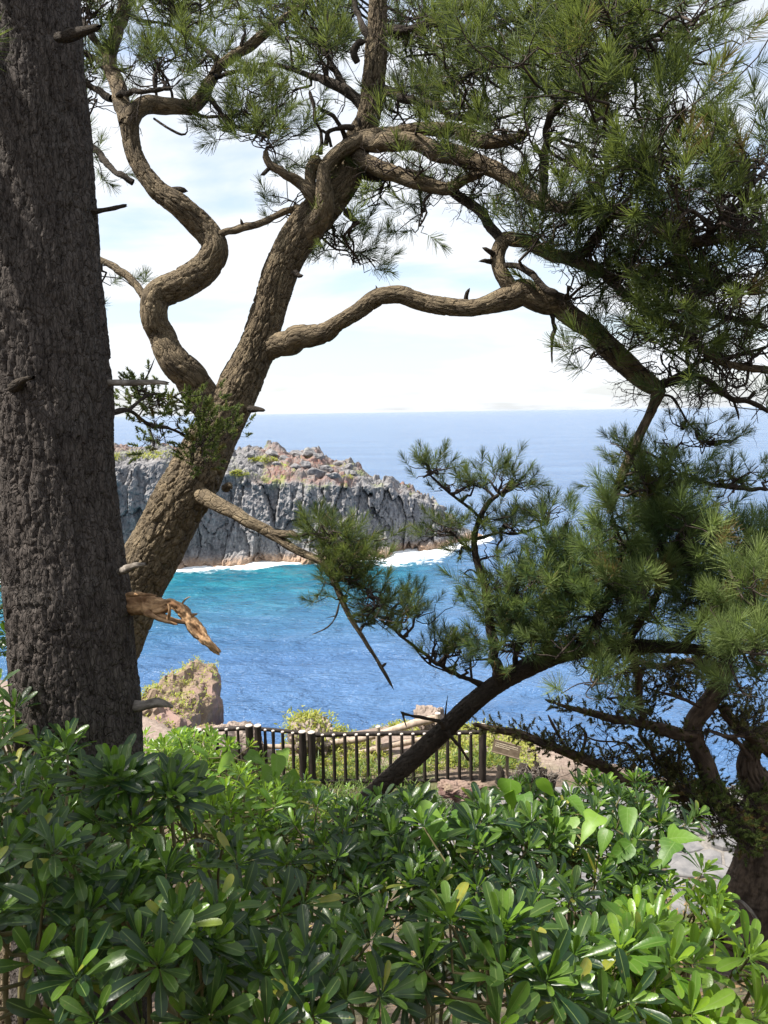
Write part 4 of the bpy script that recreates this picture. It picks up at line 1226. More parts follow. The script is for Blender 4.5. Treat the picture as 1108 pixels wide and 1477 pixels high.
RP.cluster([(625, 678, 18, 12, 5, 5.2, 5.5), (668, 700, 26, 10, 6, 5.2, 5.5), (728, 698, 34, 12, 7, 5.2, 5.5), (650, 770, 20, 12, 4, 5.2, 5.5), (700, 752, 20, 14, 4, 5.2, 5.5), (738, 765, 24, 10, 4, 5.2, 5.5), (780, 752, 14, 10, 3, 5.2, 5.5),
            (668, 798, 12, 10, 2, 5.3, 5.5), (705, 800, 14, 14, 2, 5.3, 5.5), (715, 850, 20, 14, 4, 5.3, 5.7), (800, 745, 10, 10, 2, 5.2, 5.5),
            (562, 885, 14, 16, 4, 5.5, 5.8), (595, 895, 18, 16, 6, 5.5, 5.8), (635, 935, 28, 16, 8, 5.5, 5.9), (676, 952, 22, 14, 6, 5.6, 5.9), (590, 862, 10, 10, 2, 5.5, 5.8)], 'pine', 4, 0.060, 0.5, (0.55, 0.80))
RP.cluster([(742, 870, 38, 34, 11, 5.2, 5.8), (800, 855, 48, 46, 14, 5.0, 5.7), (868, 835, 48, 46, 14, 4.9, 5.5), (940, 805, 58, 46, 16, 4.7, 5.4), (1000, 835, 50, 40, 12, 4.6, 5.2), (1060, 810, 46, 36, 10, 4.6, 5.2), (765, 930, 46, 30, 11, 5.2, 5.8),
            (840, 940, 42, 30, 9, 4.9, 5.5), (905, 895, 50, 32, 11, 4.8, 5.4), (1060, 880, 44, 34, 9, 4.5, 5.1), (955, 745, 34, 26, 7, 4.7, 5.0), (960, 700, 16, 30, 5, 4.7, 5.0), (800, 800, 20, 24, 4, 5.0, 5.5), (1085, 790, 20, 24, 4, 4.6, 5.0)], 'fresh_lit', 6, 0.11, 0.65, (0.75, 1.05))
RP.cluster([(890, 770, 18, 26, 4, 4.6, 4.9), (1080, 880, 24, 30, 5, 4.0, 4.4), (1085, 935, 22, 24, 4, 4.0, 4.4), (1040, 910, 24, 20, 3, 4.2, 4.6), (1085, 985, 22, 24, 3, 4.4, 4.8), (1010, 960, 40, 16, 3, 4.7, 5.1), (900, 965, 50, 16, 4, 4.8, 5.2), (850, 985, 14, 10, 2, 4.5, 4.9), (985, 770, 16, 20, 3, 4.5, 4.9), (940, 850, 30, 20, 3, 4.4, 4.8)], 'big', 4, 0.10, 0.7, (0.9, 1.15))
RP.finish(290)

# ------------------------------------------------------------------ juniper on the side
D4 = 6.7
b0 = P(1092, 1400, D4)
JU = Tree('juniper_tree', (b0[0], b0[1], GZ(b0[0], b0[1])), 'shaggy dark juniper with bare twisted limbs beside the stone path', 'tree', 400)
JU.limb([(1072, 1460, D4, 150), (1080, 1380, D4, 120), (1092, 1310, D4, 96), (1104, 1250, D4, 86), (1108, 1190, D4, 70), (1098, 1140, D4, 48), (1082, 1105, D4, 34), (1090, 1075, D4, 26), (1112, 1050, D4, 18), (1135, 1020, D4, 12)], BARK_JUN, 'trunk', 60, 0.014, bark_disp(0.014, 0.035, 0.16, 99, 0.05))
JU.limb([(1070, 1335, D4 - .25, 60), (1045, 1338, D4 - .35, 42), (1025, 1342, D4 - .4, 30), (1008, 1352, D4 - .4, 14)], BARK_JUN, 'root')
JU.limb([(1075, 1350, D4 - .4, 40), (1062, 1358, D4 - .55, 34), (1050, 1368, D4 - .6, 14)], BARK_JUN, 'root')
rows_j = [[(1075, 1200, 0, 40), (1050, 1165, -.05, 32), (1030, 1130, -.1, 28), (1018, 1100, -.1, 27), (1008, 1070, -.1, 26), (1008, 1045, -.1, 26), (1024, 1020, -.1, 26), (1040, 992, -.1, 24), (1047, 962, -.1, 22), (1050, 930, -.1, 16), (1052, 890, -.1, 10)],
          [(1010, 1062, -.1, 18), (985, 1058, -.15, 16), (955, 1052, -.15, 14), (920, 1043, -.2, 12), (880, 1037, -.2, 11), (850, 1028, -.2, 7), (818, 1021, -.2, 5), (790, 1010, -.2, 2)],
          [(1020, 1150, -.1, 20), (960, 1142, -.2, 16), (900, 1120, -.2, 14), (850, 1098, -.2, 13), (800, 1076, -.2, 11), (750, 1060, -.2, 10), (710, 1050, -.2, 8), (680, 1044, -.2, 4)],
          [(925, 1045, -.2, 10), (922, 1000, -.25, 10), (918, 960, -.3, 10), (908, 930, -.3, 7)], [(1042, 1018, -.1, 16), (1066, 1048, -.1, 16), (1092, 1070, -.1, 15), (1120, 1095, 0, 12)],
          [(985, 1120, -.15, 8), (950, 1098, -.2, 7), (935, 1075, -.2, 6), (920, 1058, -.2, 3)], [(960, 1140, -.2, 9), (975, 1110, -.2, 7), (980, 1085, -.2, 5), (978, 1065, -.2, 3)], [(1046, 965, -.1, 12), (1000, 955, -.2, 9), (950, 960, -.25, 8), (920, 955, -.3, 6)],
          [(1082, 1095, -.1, 10), (1062, 1070, -.15, 7), (1040, 1058, -.2, 5), (1020, 1052, -.2, 3)], [(1115, 1080, 0, 7), (1080, 1062, -.2, 6), (1050, 1062, -.3, 5), (1022, 1055, -.3, 2)], [(875, 1008, -.2, 3), (900, 1006, -.2, 4), (930, 1012, -.2, 5)], [(890, 1070, -.2, 3), (860, 1068, -.2, 3), (838, 1058, -.2, 2)],
          [(926, 1100, -.2, 4), (905, 1072, -.2, 3.5), (880, 1078, -.2, 2)], [(840, 1085, -.2, 5), (845, 1060, -.2, 4), (835, 1045, -.2, 2)], [(820, 1085, -.2, 4), (800, 1050, -.25, 4), (790, 1030, -.25, 2)], [(1030, 1030, -.1, 5), (985, 1008, -.2, 5), (940, 995, -.25, 3)]]
for rows in rows_j:
    JU.limb([(a, b, D4 + e, w) for a, b, e, w in rows], BARK_JUN)
JU.limb([(1052, 1290, D4 - .6, 4), (1075, 1305, D4 - .8, 4.5), (1090, 1325, D4 - .85, 4.5), (1089, 1340, D4 - .85, 3)], GREYWOOD, 'root', skel=False)
for idx, n_, out_ in ((0, 150, .07), (1, 170, .05), (2, 330, .075), (3, 110, .06), (4, 170, .09), (5, 110, .06), (6, 90, .06), (7, 130, .08)):
    JU.sleeve([(a, b, D4 + e, w) for a, b, e, w in rows_j[idx]], 'jun', n_, out_, (0.6, 1.1))
JU.cluster([(940, 985, 50, 30, 19, 6.3, 6.7), (1000, 985, 40, 26, 16, 6.3, 6.7), (900, 1000, 14, 40, 10, 6.3, 6.6), (1075, 1000, 30, 50, 19, 6.3, 6.8), (950, 1105, 40, 26, 19, 6.4, 6.7), (990, 1125, 30, 30, 16, 6.4, 6.7), (880, 1095, 50, 18, 13, 6.3, 6.6),
            (800, 1065, 40, 14, 10, 6.3, 6.6), (1085, 1050, 26, 30, 10, 6.3, 6.7), (930, 1025, 30, 14, 8, 6.3, 6.6), (880, 1055, 6, 12, 2, 6.4, 6.6), (1010, 1150, 50, 30, 16, 6.5, 6.9)], 'jun', 8, 0.065, 0.35, (0.6, 1.1), 0.004)
JU.cluster([(1030, 1150, 50, 22, 16, 6.2, 6.6), (1075, 1170, 34, 26, 14, 6.2, 6.6), (1070, 1215, 24, 14, 8, 6.1, 6.4), (1000, 1165, 26, 26, 8, 6.3, 6.6), (1055, 1195, 30, 14, 8, 6.1, 6.4), (1030, 955, 20, 24, 6, 6.3, 6.6)], 'jun_fresh', 9, 0.06, 0.2, (0.7, 1.15), 0.004)
skj = np.concatenate(JU.sk)
for k in range(60):
    i_ = int(JU.rr.integers(0, len(skj)))
    JU.dead(skj[i_], JU.rr.normal(size=3), JU.rr.uniform(.10, .22), JU.rr.uniform(.002, .0045), 2)
JU.finish(280)

# ------------------------------------------------------------------ path of flagstones
def clip_poly(poly, n, c):
    out = []
    for a, b in zip(poly, np.roll(poly, -1, axis=0)):
        da, db = a @ n - c, b @ n - c
        if da <= 0:
            out.append(a)
        if da * db < 0:
            out.append(a + (b - a) * (da / (da - db)))
    return np.array(out) if out else np.zeros((0, 2))

STONE = m_plain('flagstone', (0.10, 0.10, 0.105), (0.21, 0.20, 0.195), 4.0, 0.9, 0.02)
def path():
    rr = np.random.default_rng(5)
    root = bpy.data.objects.new('stone_path', None)
    COL.objects.link(root)
    root['kind'] = 'structure'
    root.location = (3, 9, GZ(3, 9))
    x0, x1, y0, y1 = 0.6, 5.4, 8.25, 10.35
    xs, ys = np.linspace(x0 - .2, x1 + .2, 15), np.linspace(y0 - .2, y1 + .2, 7)
    X, Y = np.meshgrid(xs, ys)
    Zp = gz(X, Y) + 0.005
    nx = len(xs)
    i, j = np.meshgrid(np.arange(len(ys) - 1), np.arange(nx - 1), indexing='ij')
    a = (i * nx + j).ravel()
    mk('mortar_bed', np.stack([X, Y, Zp], -1).reshape(-1, 3), np.stack([a, a + 1, a + nx + 1, a + nx], -1),
       m_plain('mortar', (0.13, 0.12, 0.11), (0.22, 0.20, 0.18), 20, 0.95, 0.01), root, True)
    seeds = np.array([(x + rr.uniform(-.13, .13), y + rr.uniform(-.1, .1)) for x in np.arange(x0, x1, .40) for y in np.arange(y0, y1, .30)])
    for s in seeds:
        poly = np.array([(s[0] - .4, s[1] - .4), (s[0] + .4, s[1] - .4), (s[0] + .4, s[1] + .4), (s[0] - .4, s[1] + .4)])
        for t in seeds:
            dv = t - s
            L = np.linalg.norm(dv)
            if 0 < L < 1.0 and len(poly):
                n = dv / L
                poly = clip_poly(poly, n, s @ n + L / 2 - 0.014)
        if len(poly) < 3:
            continue
        c = poly.mean(0)
        k = len(poly)
        hgt = 0.035 + rr.uniform(-.008, .012)
        zb = float(gz(np.array([c[0]]), np.array([c[1]]))[0])
        tl = rr.normal(size=2) * 0.012
        rings = []
        for sc, h in ((1.0, -.03), (1.0, hgt - .012), (0.94, hgt)):
            pp = c + (poly - c) * sc
            rings.append(np.column_stack([pp, zb + h + (pp - c) @ tl]))
        V = np.vstack(rings + [np.array([[*c, zb + hgt]])])
        Fq = []
        for r_ in (0, 1):
            for q_ in range(k):
                Fq.append((r_ * k + q_, r_ * k + (q_ + 1) % k, (r_ + 1) * k + (q_ + 1) % k, (r_ + 1) * k + q_))
        me = bpy.data.meshes.new('flagstone')
        off = np.array(root.location)
        me.from_pydata((V - off).tolist(), [], Fq + [(2 * k + q_, 2 * k + (q_ + 1) % k, 3 * k) for q_ in range(k)])
        put('flagstone', me, STONE, root)
path()

# ------------------------------------------------------------------ fence of dark round posts
POST = m_plain('dark_post', (0.014, 0.011, 0.010), (0.038, 0.029, 0.024), 30, 0.7, 0.004, (1, 1, .15))
CAP = m_plain('sawn_end', (0.40, 0.34, 0.29), (0.58, 0.51, 0.45), 40, 0.85)
PALE = m_plain('pale_log', (0.24, 0.18, 0.14), (0.46, 0.37, 0.29), 12, 0.85, 0.008, (1, 1, .3))
DF = 11.4
def round_post(name, px, ytop, ybot, d, r, mat, parent, cap=CAP):
    a, b = P(px, ybot, d), P(px, ytop, d)
    b = np.array([a[0], a[1], b[2]])
    a = a.copy()
    a[2] -= 0.15
    seg = 14 if r > .04 else 10
    V, Fq, A = tube(np.array([(*a, r), (*(a * .5 + b * .5), r * .99), (*b, r * .97)]), seg, 0.08, knob_disp(r * .03, int(px)), False)
    o = mk(name, V, Fq, mat, parent, True, {'bk': A})
    # bevelled sawn top
    V2, F2, _ = tube(np.array([(*(b - np.array([0, 0, .004])), r * .96), (*(b + np.array([0, 0, .006])), r * .93), (*(b + np.array([0, 0, .012])), r * .80), (*(b + np.array([0, 0, .0135])), r * .02)]), seg, 0.02, None, True)
    mk('post_cap', V2, F2, cap, o, False)
    return o

fb = P(560, 1134, DF)
FE = thing('post_fence', fb, 'dark brown railing of slim round pickets between thick paired posts', 'fence')
for px, yt, yb in ((362.5, 1042, 1135), (375, 1042, 1137), (438.5, 1051, 1140), (451.5, 1052, 1140), (696, 1041, 1136), (302, 1050, 1125), (289, 1049, 1125)):
    round_post('post', px, yt, yb, DF, 0.056, POST, FE)
for px in (467, 483, 499, 515.5, 531.6, 547.5, 564, 580.4, 596.6, 613, 630, 646, 663, 679.5):
    round_post('picket', px, 1056.5 - (px - 467) * 0.012, 1131, DF, 0.0255, POST, FE)
for px, yt in ((385, 1049), (396.5, 1050.5), (410, 1052), (424.5, 1053.5)):
    round_post('picket', px, yt, 1130, DF, 0.0255, POST, FE)
for px, yt in ((316, 1050), (329.5, 1048.5), (346, 1047)):
    round_post('picket', px, yt, 1125, DF, 0.0255, POST, FE)
for a, b, w in (((455, 1060), (696, 1056), 7.2), ((458, 1127), (696, 1126), 6.5), ((377, 1051.5), (437, 1057.5), 6.5), ((378, 1122), (437, 1126), 6), ((292, 1054), (361, 1050), 6.5), ((292, 1118), (361, 1117), 6)):
    A3, B3 = P(*a, DF), P(*b, DF)
    V_, F_, A_ = tube(np.array([(*A3, wid(w, DF)), (*(A3 * .5 + B3 * .5 + np.array([0, 0, .004])), wid(w, DF)), (*B3, wid(w, DF))]), 10, .1, knob_disp(.001, int(a[0])), False)
    mk('rail', V_, F_, POST, FE, True, {'bk': A_})

lb = P(590, 1105, 12.6)
LF = thing('log_fence', lb, 'weathered pale log fence behind the dark railing at the cliff edge', 'fence')
for px, yt, yb, r_ in ((546.5, 1045, 1115, .042), (632, 1025, 1112, .05)):
    round_post('post', px, yt, yb, 12.5, r_, PALE, LF)
for rows in ([(470, 1072, 8), (520, 1066, 9), (560, 1055, 10), (600, 1043, 11), (634, 1035, 10)], [(512, 1088, 9), (550, 1078, 9), (600, 1068, 9), (634, 1062, 8)], [(366, 1076, 7), (400, 1077, 7), (440, 1078, 7)]):
    pr = np.array([(*P(a, b, 12.5), wid(w, 12.5)) for a, b, w in rows])
    V_, F_, A_ = tube(pr, 12, .06, knob_disp(.006, rows[0][0]))
    mk('rail', V_, F_, PALE, LF, True, {'bk': A_})

# small boulders and the odd post on the terrace
def rock(name, px, py, d, size, seed, label, mat, box=0.0, rz=0.0, sub=4, cuts=12, rough=.12):
    c = P(px, py, d)
    V, Fq, tp = rock_vf((0, 0, 0), size, seed, 5 if sub < 6 else 6, cuts, rough, box)
    cr, sr = math.cos(rz), math.sin(rz)
    V = V @ np.array([[cr, -sr, 0], [sr, cr, 0], [0, 0, 1]]).T
    me = new_mesh(name, V, Fq, {'tp': tp}, False)
    o = put(name, me, mat)
    o.location = tuple(c)
    tag(o, label, 'rock')
    return o
rock('boulder', 343, 1085, 12.4, (0.52, 0.55, 0.55), 3, 'grey brown boulder just behind the leftmost end of the dark railing', ROCK_GREY, .5)
rock('boulder', 440, 1082, 12.9, (0.42, 0.6, 0.50), 5, 'brown boulder with plants on top behind the paired railing posts', ROCK_GREY, .5)
rock('boulder', 478, 1078, 13.3, (0.34, 0.5, 0.42), 8, 'rounded brown boulder half hidden by yellow green plants behind the railing', ROCK_GREY, .3)
rock('boulder', 619, 1042, 12.9, (0.25, 0.3, 0.28), 9, 'knobbly pale brown rock beside the taller pale log post', ROCK_GREY, .1)
rock('boulder', 666, 1140, 10.6, (0.34, 0.25, 0.13), 12, 'low dark rock lying at the foot of the railing', ROCK_NEAR, .2)
rock('rock_bluff', 178, 1134, 26.0, (2.75, 4.2, 3.1), 31, 'reddish rock bluff with yellow green plants standing over the water', ROCK_NEAR, .8, .06, 6, 1, .055)
rock('boulder', 215, 1110, 21.0, (1.7, 1.5, 0.9), 37, 'pinkish rock shelf below the reddish bluff', ROCK_NEAR, .4, .2)

for px, yt, yb, w, lab in ((673, 1083, 1112, 7, 'short grey stump post behind the railing'),):
    t_ = thing('stump_post', P(px, yb, 11.9), lab, 'post')
    round_post('shaft', px, yt, yb, 11.9, wid(w, 11.9), PALE, t_)

# notice board on a post
SB = P(731, 1130, 11.0)
SG = thing('notice_board', SB, 'small tilted brown notice board on a slim post beside the railing', 'sign')
BOARD = m_plain('brown_board', (0.060, 0.042, 0.026), (0.10, 0.074, 0.048), 20, 0.6, .002)
EDGEW = m_plain('board_edge', (0.15, 0.115, 0.08), (0.22, 0.17, 0.12), 20, 0.8)
LETTER = m_plain('faded_print', (0.36, 0.31, 0.22), (0.46, 0.40, 0.30), 30, 0.8)
round_post('shaft', 731.5, 1082, 1132, 11.0, 0.026, EDGEW, SG)
ca_, cb_ = P(711, 1075, 10.9), P(750, 1086, 10.85)
ax = cb_ - ca_
bl_ = np.linalg.norm(ax)
ax = ax / bl_
yv = np.array([0.0, 0.55, 0.83])
yv = yv - ax * (yv @ ax)
yv /= np.linalg.norm(yv)
nv_ = np.cross(ax, yv)
rot_ = np.stack([ax, yv, nv_], -1)
bc_ = (ca_ + cb_) / 2
mk('panel', *box_vf(bc_, bl_, 0.155, 0.022, rot_), BOARD, SG)
for sgn in (-1, 1):
    mk('frame_strip', *box_vf(bc_ + yv * sgn * 0.083, bl_ + .02, 0.014, 0.034, rot_), EDGEW, SG)
ac_ = Acc()
rr_ = np.random.default_rng(3)
for row, yy in enumerate((0.050, 0.025, 0.0)):
    x_ = -bl_ * .42
    while x_ < bl_ * (.40 if row < 2 else .1):
        w_ = rr_.uniform(.006, .013)
        ac_.add(*box_vf(bc_ + ax * (x_ + w_ / 2) + yv * yy + nv_ * 0.0125, w_, rr_.uniform(.008, .013), 0.002, rot_))
        x_ += w_ + rr_.uniform(.004, .009)
ac_.build('faded_lettering', LETTER, SG, False, 'stuff')

# dry stump and dead fronds beside the notice
DS = Tree('dead_stump', P(765, 1132, 10.6), 'dark broken stump with dry curled fronds right of the notice board', 'stump', 500)
for rows in ([(752, 1132, 26), (756, 1112, 20), (750, 1100, 10)], [(768, 1134, 24), (780, 1116, 16), (790, 1110, 8)], [(720, 1130, 12), (722, 1113, 10), (718, 1103, 4)], [(760, 1125, 10), (775, 1105, 7), (768, 1098, 3)], [(790, 1134, 20), (798, 1120, 12), (806, 1118, 5)]):
    DS.limb([(a, b, 10.6, w) for a, b, w in rows], BARK_DARK, 'stub')
for k in range(46):
    DS.dead(P(random.uniform(738, 800), random.uniform(1112, 1130), 10.5), DS.rr.normal(size=3) + np.array([0, 0, .3]), random.uniform(.06, .16), .006, 1)
DS.finish(0, GREYWOOD)

# ------------------------------------------------------------------ small ground plants (uncountable)
COVER = m_leaf('ground_cover_leaf', (0.16, 0.21, 0.035), (0.46, 0.44, 0.085), (0.25, 0.28, 0.09), (0.40, 0.42, 0.06), True, 0.35, 0.5)
GRASS = m_leaf('grass_blade', (0.065, 0.12, 0.025), (0.17, 0.24, 0.05), (0.10, 0.16, 0.05), (0.20, 0.30, 0.05), True, 0.35, 0.45)

def scatter(name, pts, T, mat, size, up=0.6, per=5, kind='stuff', label=None, par=None):
    rr = np.random.default_rng(len(pts) + int(size * 1000))
    pts = np.repeat(np.asarray(pts), per, 0)
    n = len(pts)
    D = rr.normal(size=(n, 3))
    D[:, 2] = np.abs(D[:, 2]) * .5 + up
    Y = D / np.linalg.norm(D, axis=1)[:, None]
    Z = np.array([0, 0, 1.0]) - Y * Y[:, 2:3]
    Z = Z + rr.normal(size=(n, 3)) * .3
    Z -= Y * (Z * Y).sum(1)[:, None]
    Z /= np.linalg.norm(Z, axis=1)[:, None]
    X = np.cross(Y, Z)
    M = np.stack([X, Y, Z], -1) * (size * rr.uniform(.6, 1.25, n))[:, None, None]
    acc = Acc()
    var = rr.integers(0, len(T), n)
    for v in range(len(T)):
        s = var == v
        acc.add(*batch(T[v], M[s], pts[s] + rr.normal(size=(int(s.sum()), 3)) * size * .4, rr.uniform(0, 1, int(s.sum()))))
    o = acc.build(name, mat, par, True, kind, 'lf')
    if label:
        o['label'] = label
    return o

def ground_pts(n, x0, x1, y0, y1, seed, thr=-9, sc=1.2):
    rr = np.random.default_rng(seed)
    x, y = rr.uniform(x0, x1, n), rr.uniform(y0, y1, n)
    e = np.interp(x, EDGE[:, 0], EDGE[:, 1])
    ok = (y < e + .15) & (fbm(x * sc, y * sc, x * 0 + seed, 3, seed) > thr)
    x, y = x[ok], y[ok]
    return np.stack([x, y, gz(x, y) + 0.01], -1)

scatter('ground_cover', ground_pts(3400, -1.6, 2.3, 11.1, 13.2, 3, -.25), T_LA, COVER, 0.065, .5, 5)
scatter('grass', np.vstack([ground_pts(2600, -3.0, 2.0, 9.9, 11.6, 4, -.5), ground_pts(900, 1.0, 5.0, 7.0, 8.3, 6, 0.0), ground_pts(1500, 2.2, 4.2, 4.0, 7.0, 9, .1)]), [leaf_tmpl(LANC, 1.0, .05, .2, .3, 4)], GRASS, 0.13, 1.1, 4)

def rock_plants(obj, n, thr, seed, mat, size, name, zmin=.45):
    me = obj.data
    co = np.array([v.co[:] for v in me.vertices])
    nr = np.array([v.normal[:] for v in me.vertices])
    ok = np.nonzero(nr[:, 2] > zmin)[0]
    rr = np.random.default_rng(seed)
    p = co[rr.choice(ok, n)] + np.array(obj.location) + rr.normal(size=(n, 3)) * np.array([size, size, .01])
    keep = fbm(p[:, 0] * .9, p[:, 1] * .9, p[:, 2] * .0, 3, seed) > thr
    return scatter(name, p[keep], T_LA, mat, size, .55, 4, 'stuff')

# ------------------------------------------------------------------ leafy shrubs
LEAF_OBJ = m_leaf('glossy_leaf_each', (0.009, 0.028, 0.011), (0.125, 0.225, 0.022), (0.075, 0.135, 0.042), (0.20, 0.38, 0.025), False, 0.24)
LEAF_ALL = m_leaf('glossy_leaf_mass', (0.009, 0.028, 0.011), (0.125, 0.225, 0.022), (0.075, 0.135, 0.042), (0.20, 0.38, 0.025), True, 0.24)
SUNLIT_OBJ = m_leaf('sunlit_leaf_each', (0.055, 0.125, 0.014), (0.24, 0.37, 0.032), (0.14, 0.22, 0.055), (0.36, 0.56, 0.04), False, 0.36)  # lighter, yellower copy of the glossy leaf, with sunlight put into its colour
SUNLIT_ALL = m_leaf('sunlit_leaf_mass', (0.055, 0.125, 0.014), (0.24, 0.37, 0.032), (0.14, 0.22, 0.055), (0.36, 0.56, 0.04), True, 0.36)
VINE_OBJ = m_leaf('vine_leaf_each', (0.070, 0.155, 0.022), (0.18, 0.31, 0.035), (0.11, 0.19, 0.05), (0.32, 0.54, 0.04), False, 0.38, 0.45, (0.20, 0.30, 0.09), 0.05, 0.3)
VINE_ALL = m_leaf('vine_leaf_mass', (0.070, 0.155, 0.022), (0.18, 0.31, 0.035), (0.11, 0.19, 0.05), (0.32, 0.54, 0.04), True, 0.38, 0.45, (0.20, 0.30, 0.09), 0.05, 0.3)
LMESH = {}
for nm, T, mo in (('ob', T_OB, LEAF_OBJ), ('yo', T_OB, SUNLIT_OBJ), ('ov', T_OV, VINE_OBJ)):
    for v in range(len(T)):
        for yv_ in (0, 1):
            A_ = T[v][2].copy()
            A_[:, 2] += .12 + .72 * yv_
            me = new_mesh('leaf', T[v][0], T[v][1], {'lf': A_}, True)
            me.materials.append(mo)
            LMESH[(nm, v, yv_)] = me

ALL = []      # every leaf: shrub index, kind, variant, young, matrix, position

def rosettes(si, C, Nrm, L, rr, kind, nleaf=(13, 19), droop=0.0):
    for c, n in zip(C, Nrm):
        n = n / np.linalg.norm(n)
        a = np.cross(n, rr.normal(size=3))
        a /= np.linalg.norm(a)
        b = np.cross(n, a)
        k = int(rr.integers(*nleaf))
        ph0 = rr.uniform(0, 6.28)
        for i in range(k):
            inner = i < k * 0.33
            el = R(76 - 62 * (i / max(1, k - 1)) ** .85 + rr.normal() * 6)
            ph = ph0 + i * 2.39996 + rr.normal() * .12
            rad = a * math.cos(ph) + b * math.sin(ph)
            y = rad * math.cos(el) + n * math.sin(el)
            z = n * math.cos(el) - rad * math.sin(el)
            z = z + np.cross(y, z) * rr.normal() * .12
            z /= np.linalg.norm(z)
            x = np.cross(y, z)
            x /= np.linalg.norm(x)
            s = L * .95 * (rr.uniform(.5, .8) if inner else rr.uniform(.8, 1.15))
            M = np.stack([x, y, np.cross(x, y)], -1) * s
            ALL.append((si, kind, int(rr.integers(0, 4)), 1 if inner and rr.uniform() < .75 else 0, M, c + y * .006 + n * (.012 if inner else 0)))

SHRUBS = []
def shrub(label, px, py, d, rx, rz, n, L=0.092, kind='ob', up=0.55, group=None, seed=None, ry=None, nleaf=(13, 19)):
    si = len(SHRUBS)
    rr = np.random.default_rng(900 + si)
    c = P(px, py, d)
    base = np.array([c[0], c[1] + .05, GZ(c[0], c[1] + .05)])
    root = thing('shrub', base, label, 'shrub', group)
    D = rr.normal(size=(n, 3))
    D[:, 2] = np.where(D[:, 2] < -.35, -D[:, 2] * .7, D[:, 2])
    D /= np.linalg.norm(D, axis=1)[:, None]
    q = rr.uniform(.30, 1.0, n) ** .55
    ry = ry or rx
    C = c + D * q[:, None] * np.array([rx, ry, rz])
    Nn = D * .55 + np.array([0, -.28, up + .05]) + rr.normal(size=(n, 3)) * .14
    rosettes(si, C, Nn, L, rr, kind, nleaf)
    # woody framework
    ns = int(np.clip(n / 9, 3, 7))
    ends = []
    for k in range(ns):
        i = int(rr.integers(0, n))
        e = C[i] - Nn[i] / np.linalg.norm(Nn[i]) * .06
        b = base + np.array([rr.normal() * .05, rr.normal() * .05, -.06])
        m1 = b * .6 + e * .4 + rr.normal(size=3) * .06
        pr = np.array([(*b, .013), (*m1, .010), (*(b * .25 + e * .75 + rr.normal(size=3) * .03), .007), (*e, .0045)])
        V, Fq, A = tube(pr, 7, .05, knob_disp(.0015, k), False)
        mk('stem', V, Fq, STEM, root, True, {'bk': A})
        ends.append(catmull(pr, .05)[:, :3])
    ends = np.concatenate(ends)
    tw = Acc()
    for i in range(n):
        e = C[i]
        s = C[i] - Nn[i] / np.linalg.norm(Nn[i]) * .10
        k = ends[np.argmin(((ends - s) ** 2).sum(1))]
        pr = np.array([(*k, .0042), (*(s * .7 + k * .3 + rr.normal(size=3) * .012), .0038), (*e, .0034)])
        V, Fq, A = tube(pr, 5, .06, None, False)
        tw.add(V, Fq, A)
    tw.build('twigs', STEM, root, True, 'stuff')
    SHRUBS.append(root)
    return root

# near side, in the shade of the old pine
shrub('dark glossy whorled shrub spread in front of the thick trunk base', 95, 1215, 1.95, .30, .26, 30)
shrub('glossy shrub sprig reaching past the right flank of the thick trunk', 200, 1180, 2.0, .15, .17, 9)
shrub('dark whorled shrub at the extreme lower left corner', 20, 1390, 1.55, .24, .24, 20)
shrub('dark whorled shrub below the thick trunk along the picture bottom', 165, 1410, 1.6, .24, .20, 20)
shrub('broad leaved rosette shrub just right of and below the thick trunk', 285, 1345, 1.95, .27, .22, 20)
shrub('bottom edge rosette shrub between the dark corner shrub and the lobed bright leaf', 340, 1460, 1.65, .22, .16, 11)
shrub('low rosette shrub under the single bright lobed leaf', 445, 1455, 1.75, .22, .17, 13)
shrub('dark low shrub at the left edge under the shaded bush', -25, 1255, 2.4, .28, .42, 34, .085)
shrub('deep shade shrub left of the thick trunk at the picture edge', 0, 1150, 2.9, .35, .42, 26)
# the bank running down to the fence
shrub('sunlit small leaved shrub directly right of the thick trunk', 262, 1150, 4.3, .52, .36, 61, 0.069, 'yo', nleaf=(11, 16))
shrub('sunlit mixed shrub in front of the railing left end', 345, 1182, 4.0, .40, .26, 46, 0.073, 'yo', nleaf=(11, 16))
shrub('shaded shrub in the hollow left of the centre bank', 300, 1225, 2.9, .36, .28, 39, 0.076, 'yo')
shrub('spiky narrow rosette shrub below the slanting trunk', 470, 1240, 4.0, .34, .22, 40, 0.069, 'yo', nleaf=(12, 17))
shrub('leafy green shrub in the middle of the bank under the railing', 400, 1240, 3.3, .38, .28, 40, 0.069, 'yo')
shrub('shrub of dark rosettes at the centre left above the lobed leaf', 470, 1290, 2.8, .34, .30, 39, 0.079)
shrub('large rosette shrub over the foot of the slanting trunk', 575, 1208, 3.3, .24, .16, 19, 0.090)
shrub('dark rosette shrub below the big sunlit broad leaves', 590, 1265, 2.9, .34, .26, 35, 0.089)
shrub('dense dark rosette shrub at the very centre of the thicket', 690, 1260, 2.7, .30, .24, 29, 0.089)
shrub('dark shadowed shrub deep in the lower centre', 590, 1385, 2.35, .34, .24, 33, 0.079)
shrub('dark shadowed shrub right of the lower centre', 730, 1375, 2.3, .32, .24, 32, 0.079)
shrub('bright rosette shrub right of the sunlit broad leaves, under the notice board', 762, 1212, 3.4, .30, .20, 26, 0.086)
shrub('rosette shrub at the top of the bank beneath the dark juniper bough', 850, 1195, 3.5, .30, .18, 26, 0.086)
shrub('upright rosette shrub at the right end of the bank top', 935, 1188, 3.6, .26, .16, 18, 0.086)
shrub('rosette shrub right of centre below the big drooping leaves', 815, 1270, 2.8, .32, .24, 32, 0.089)
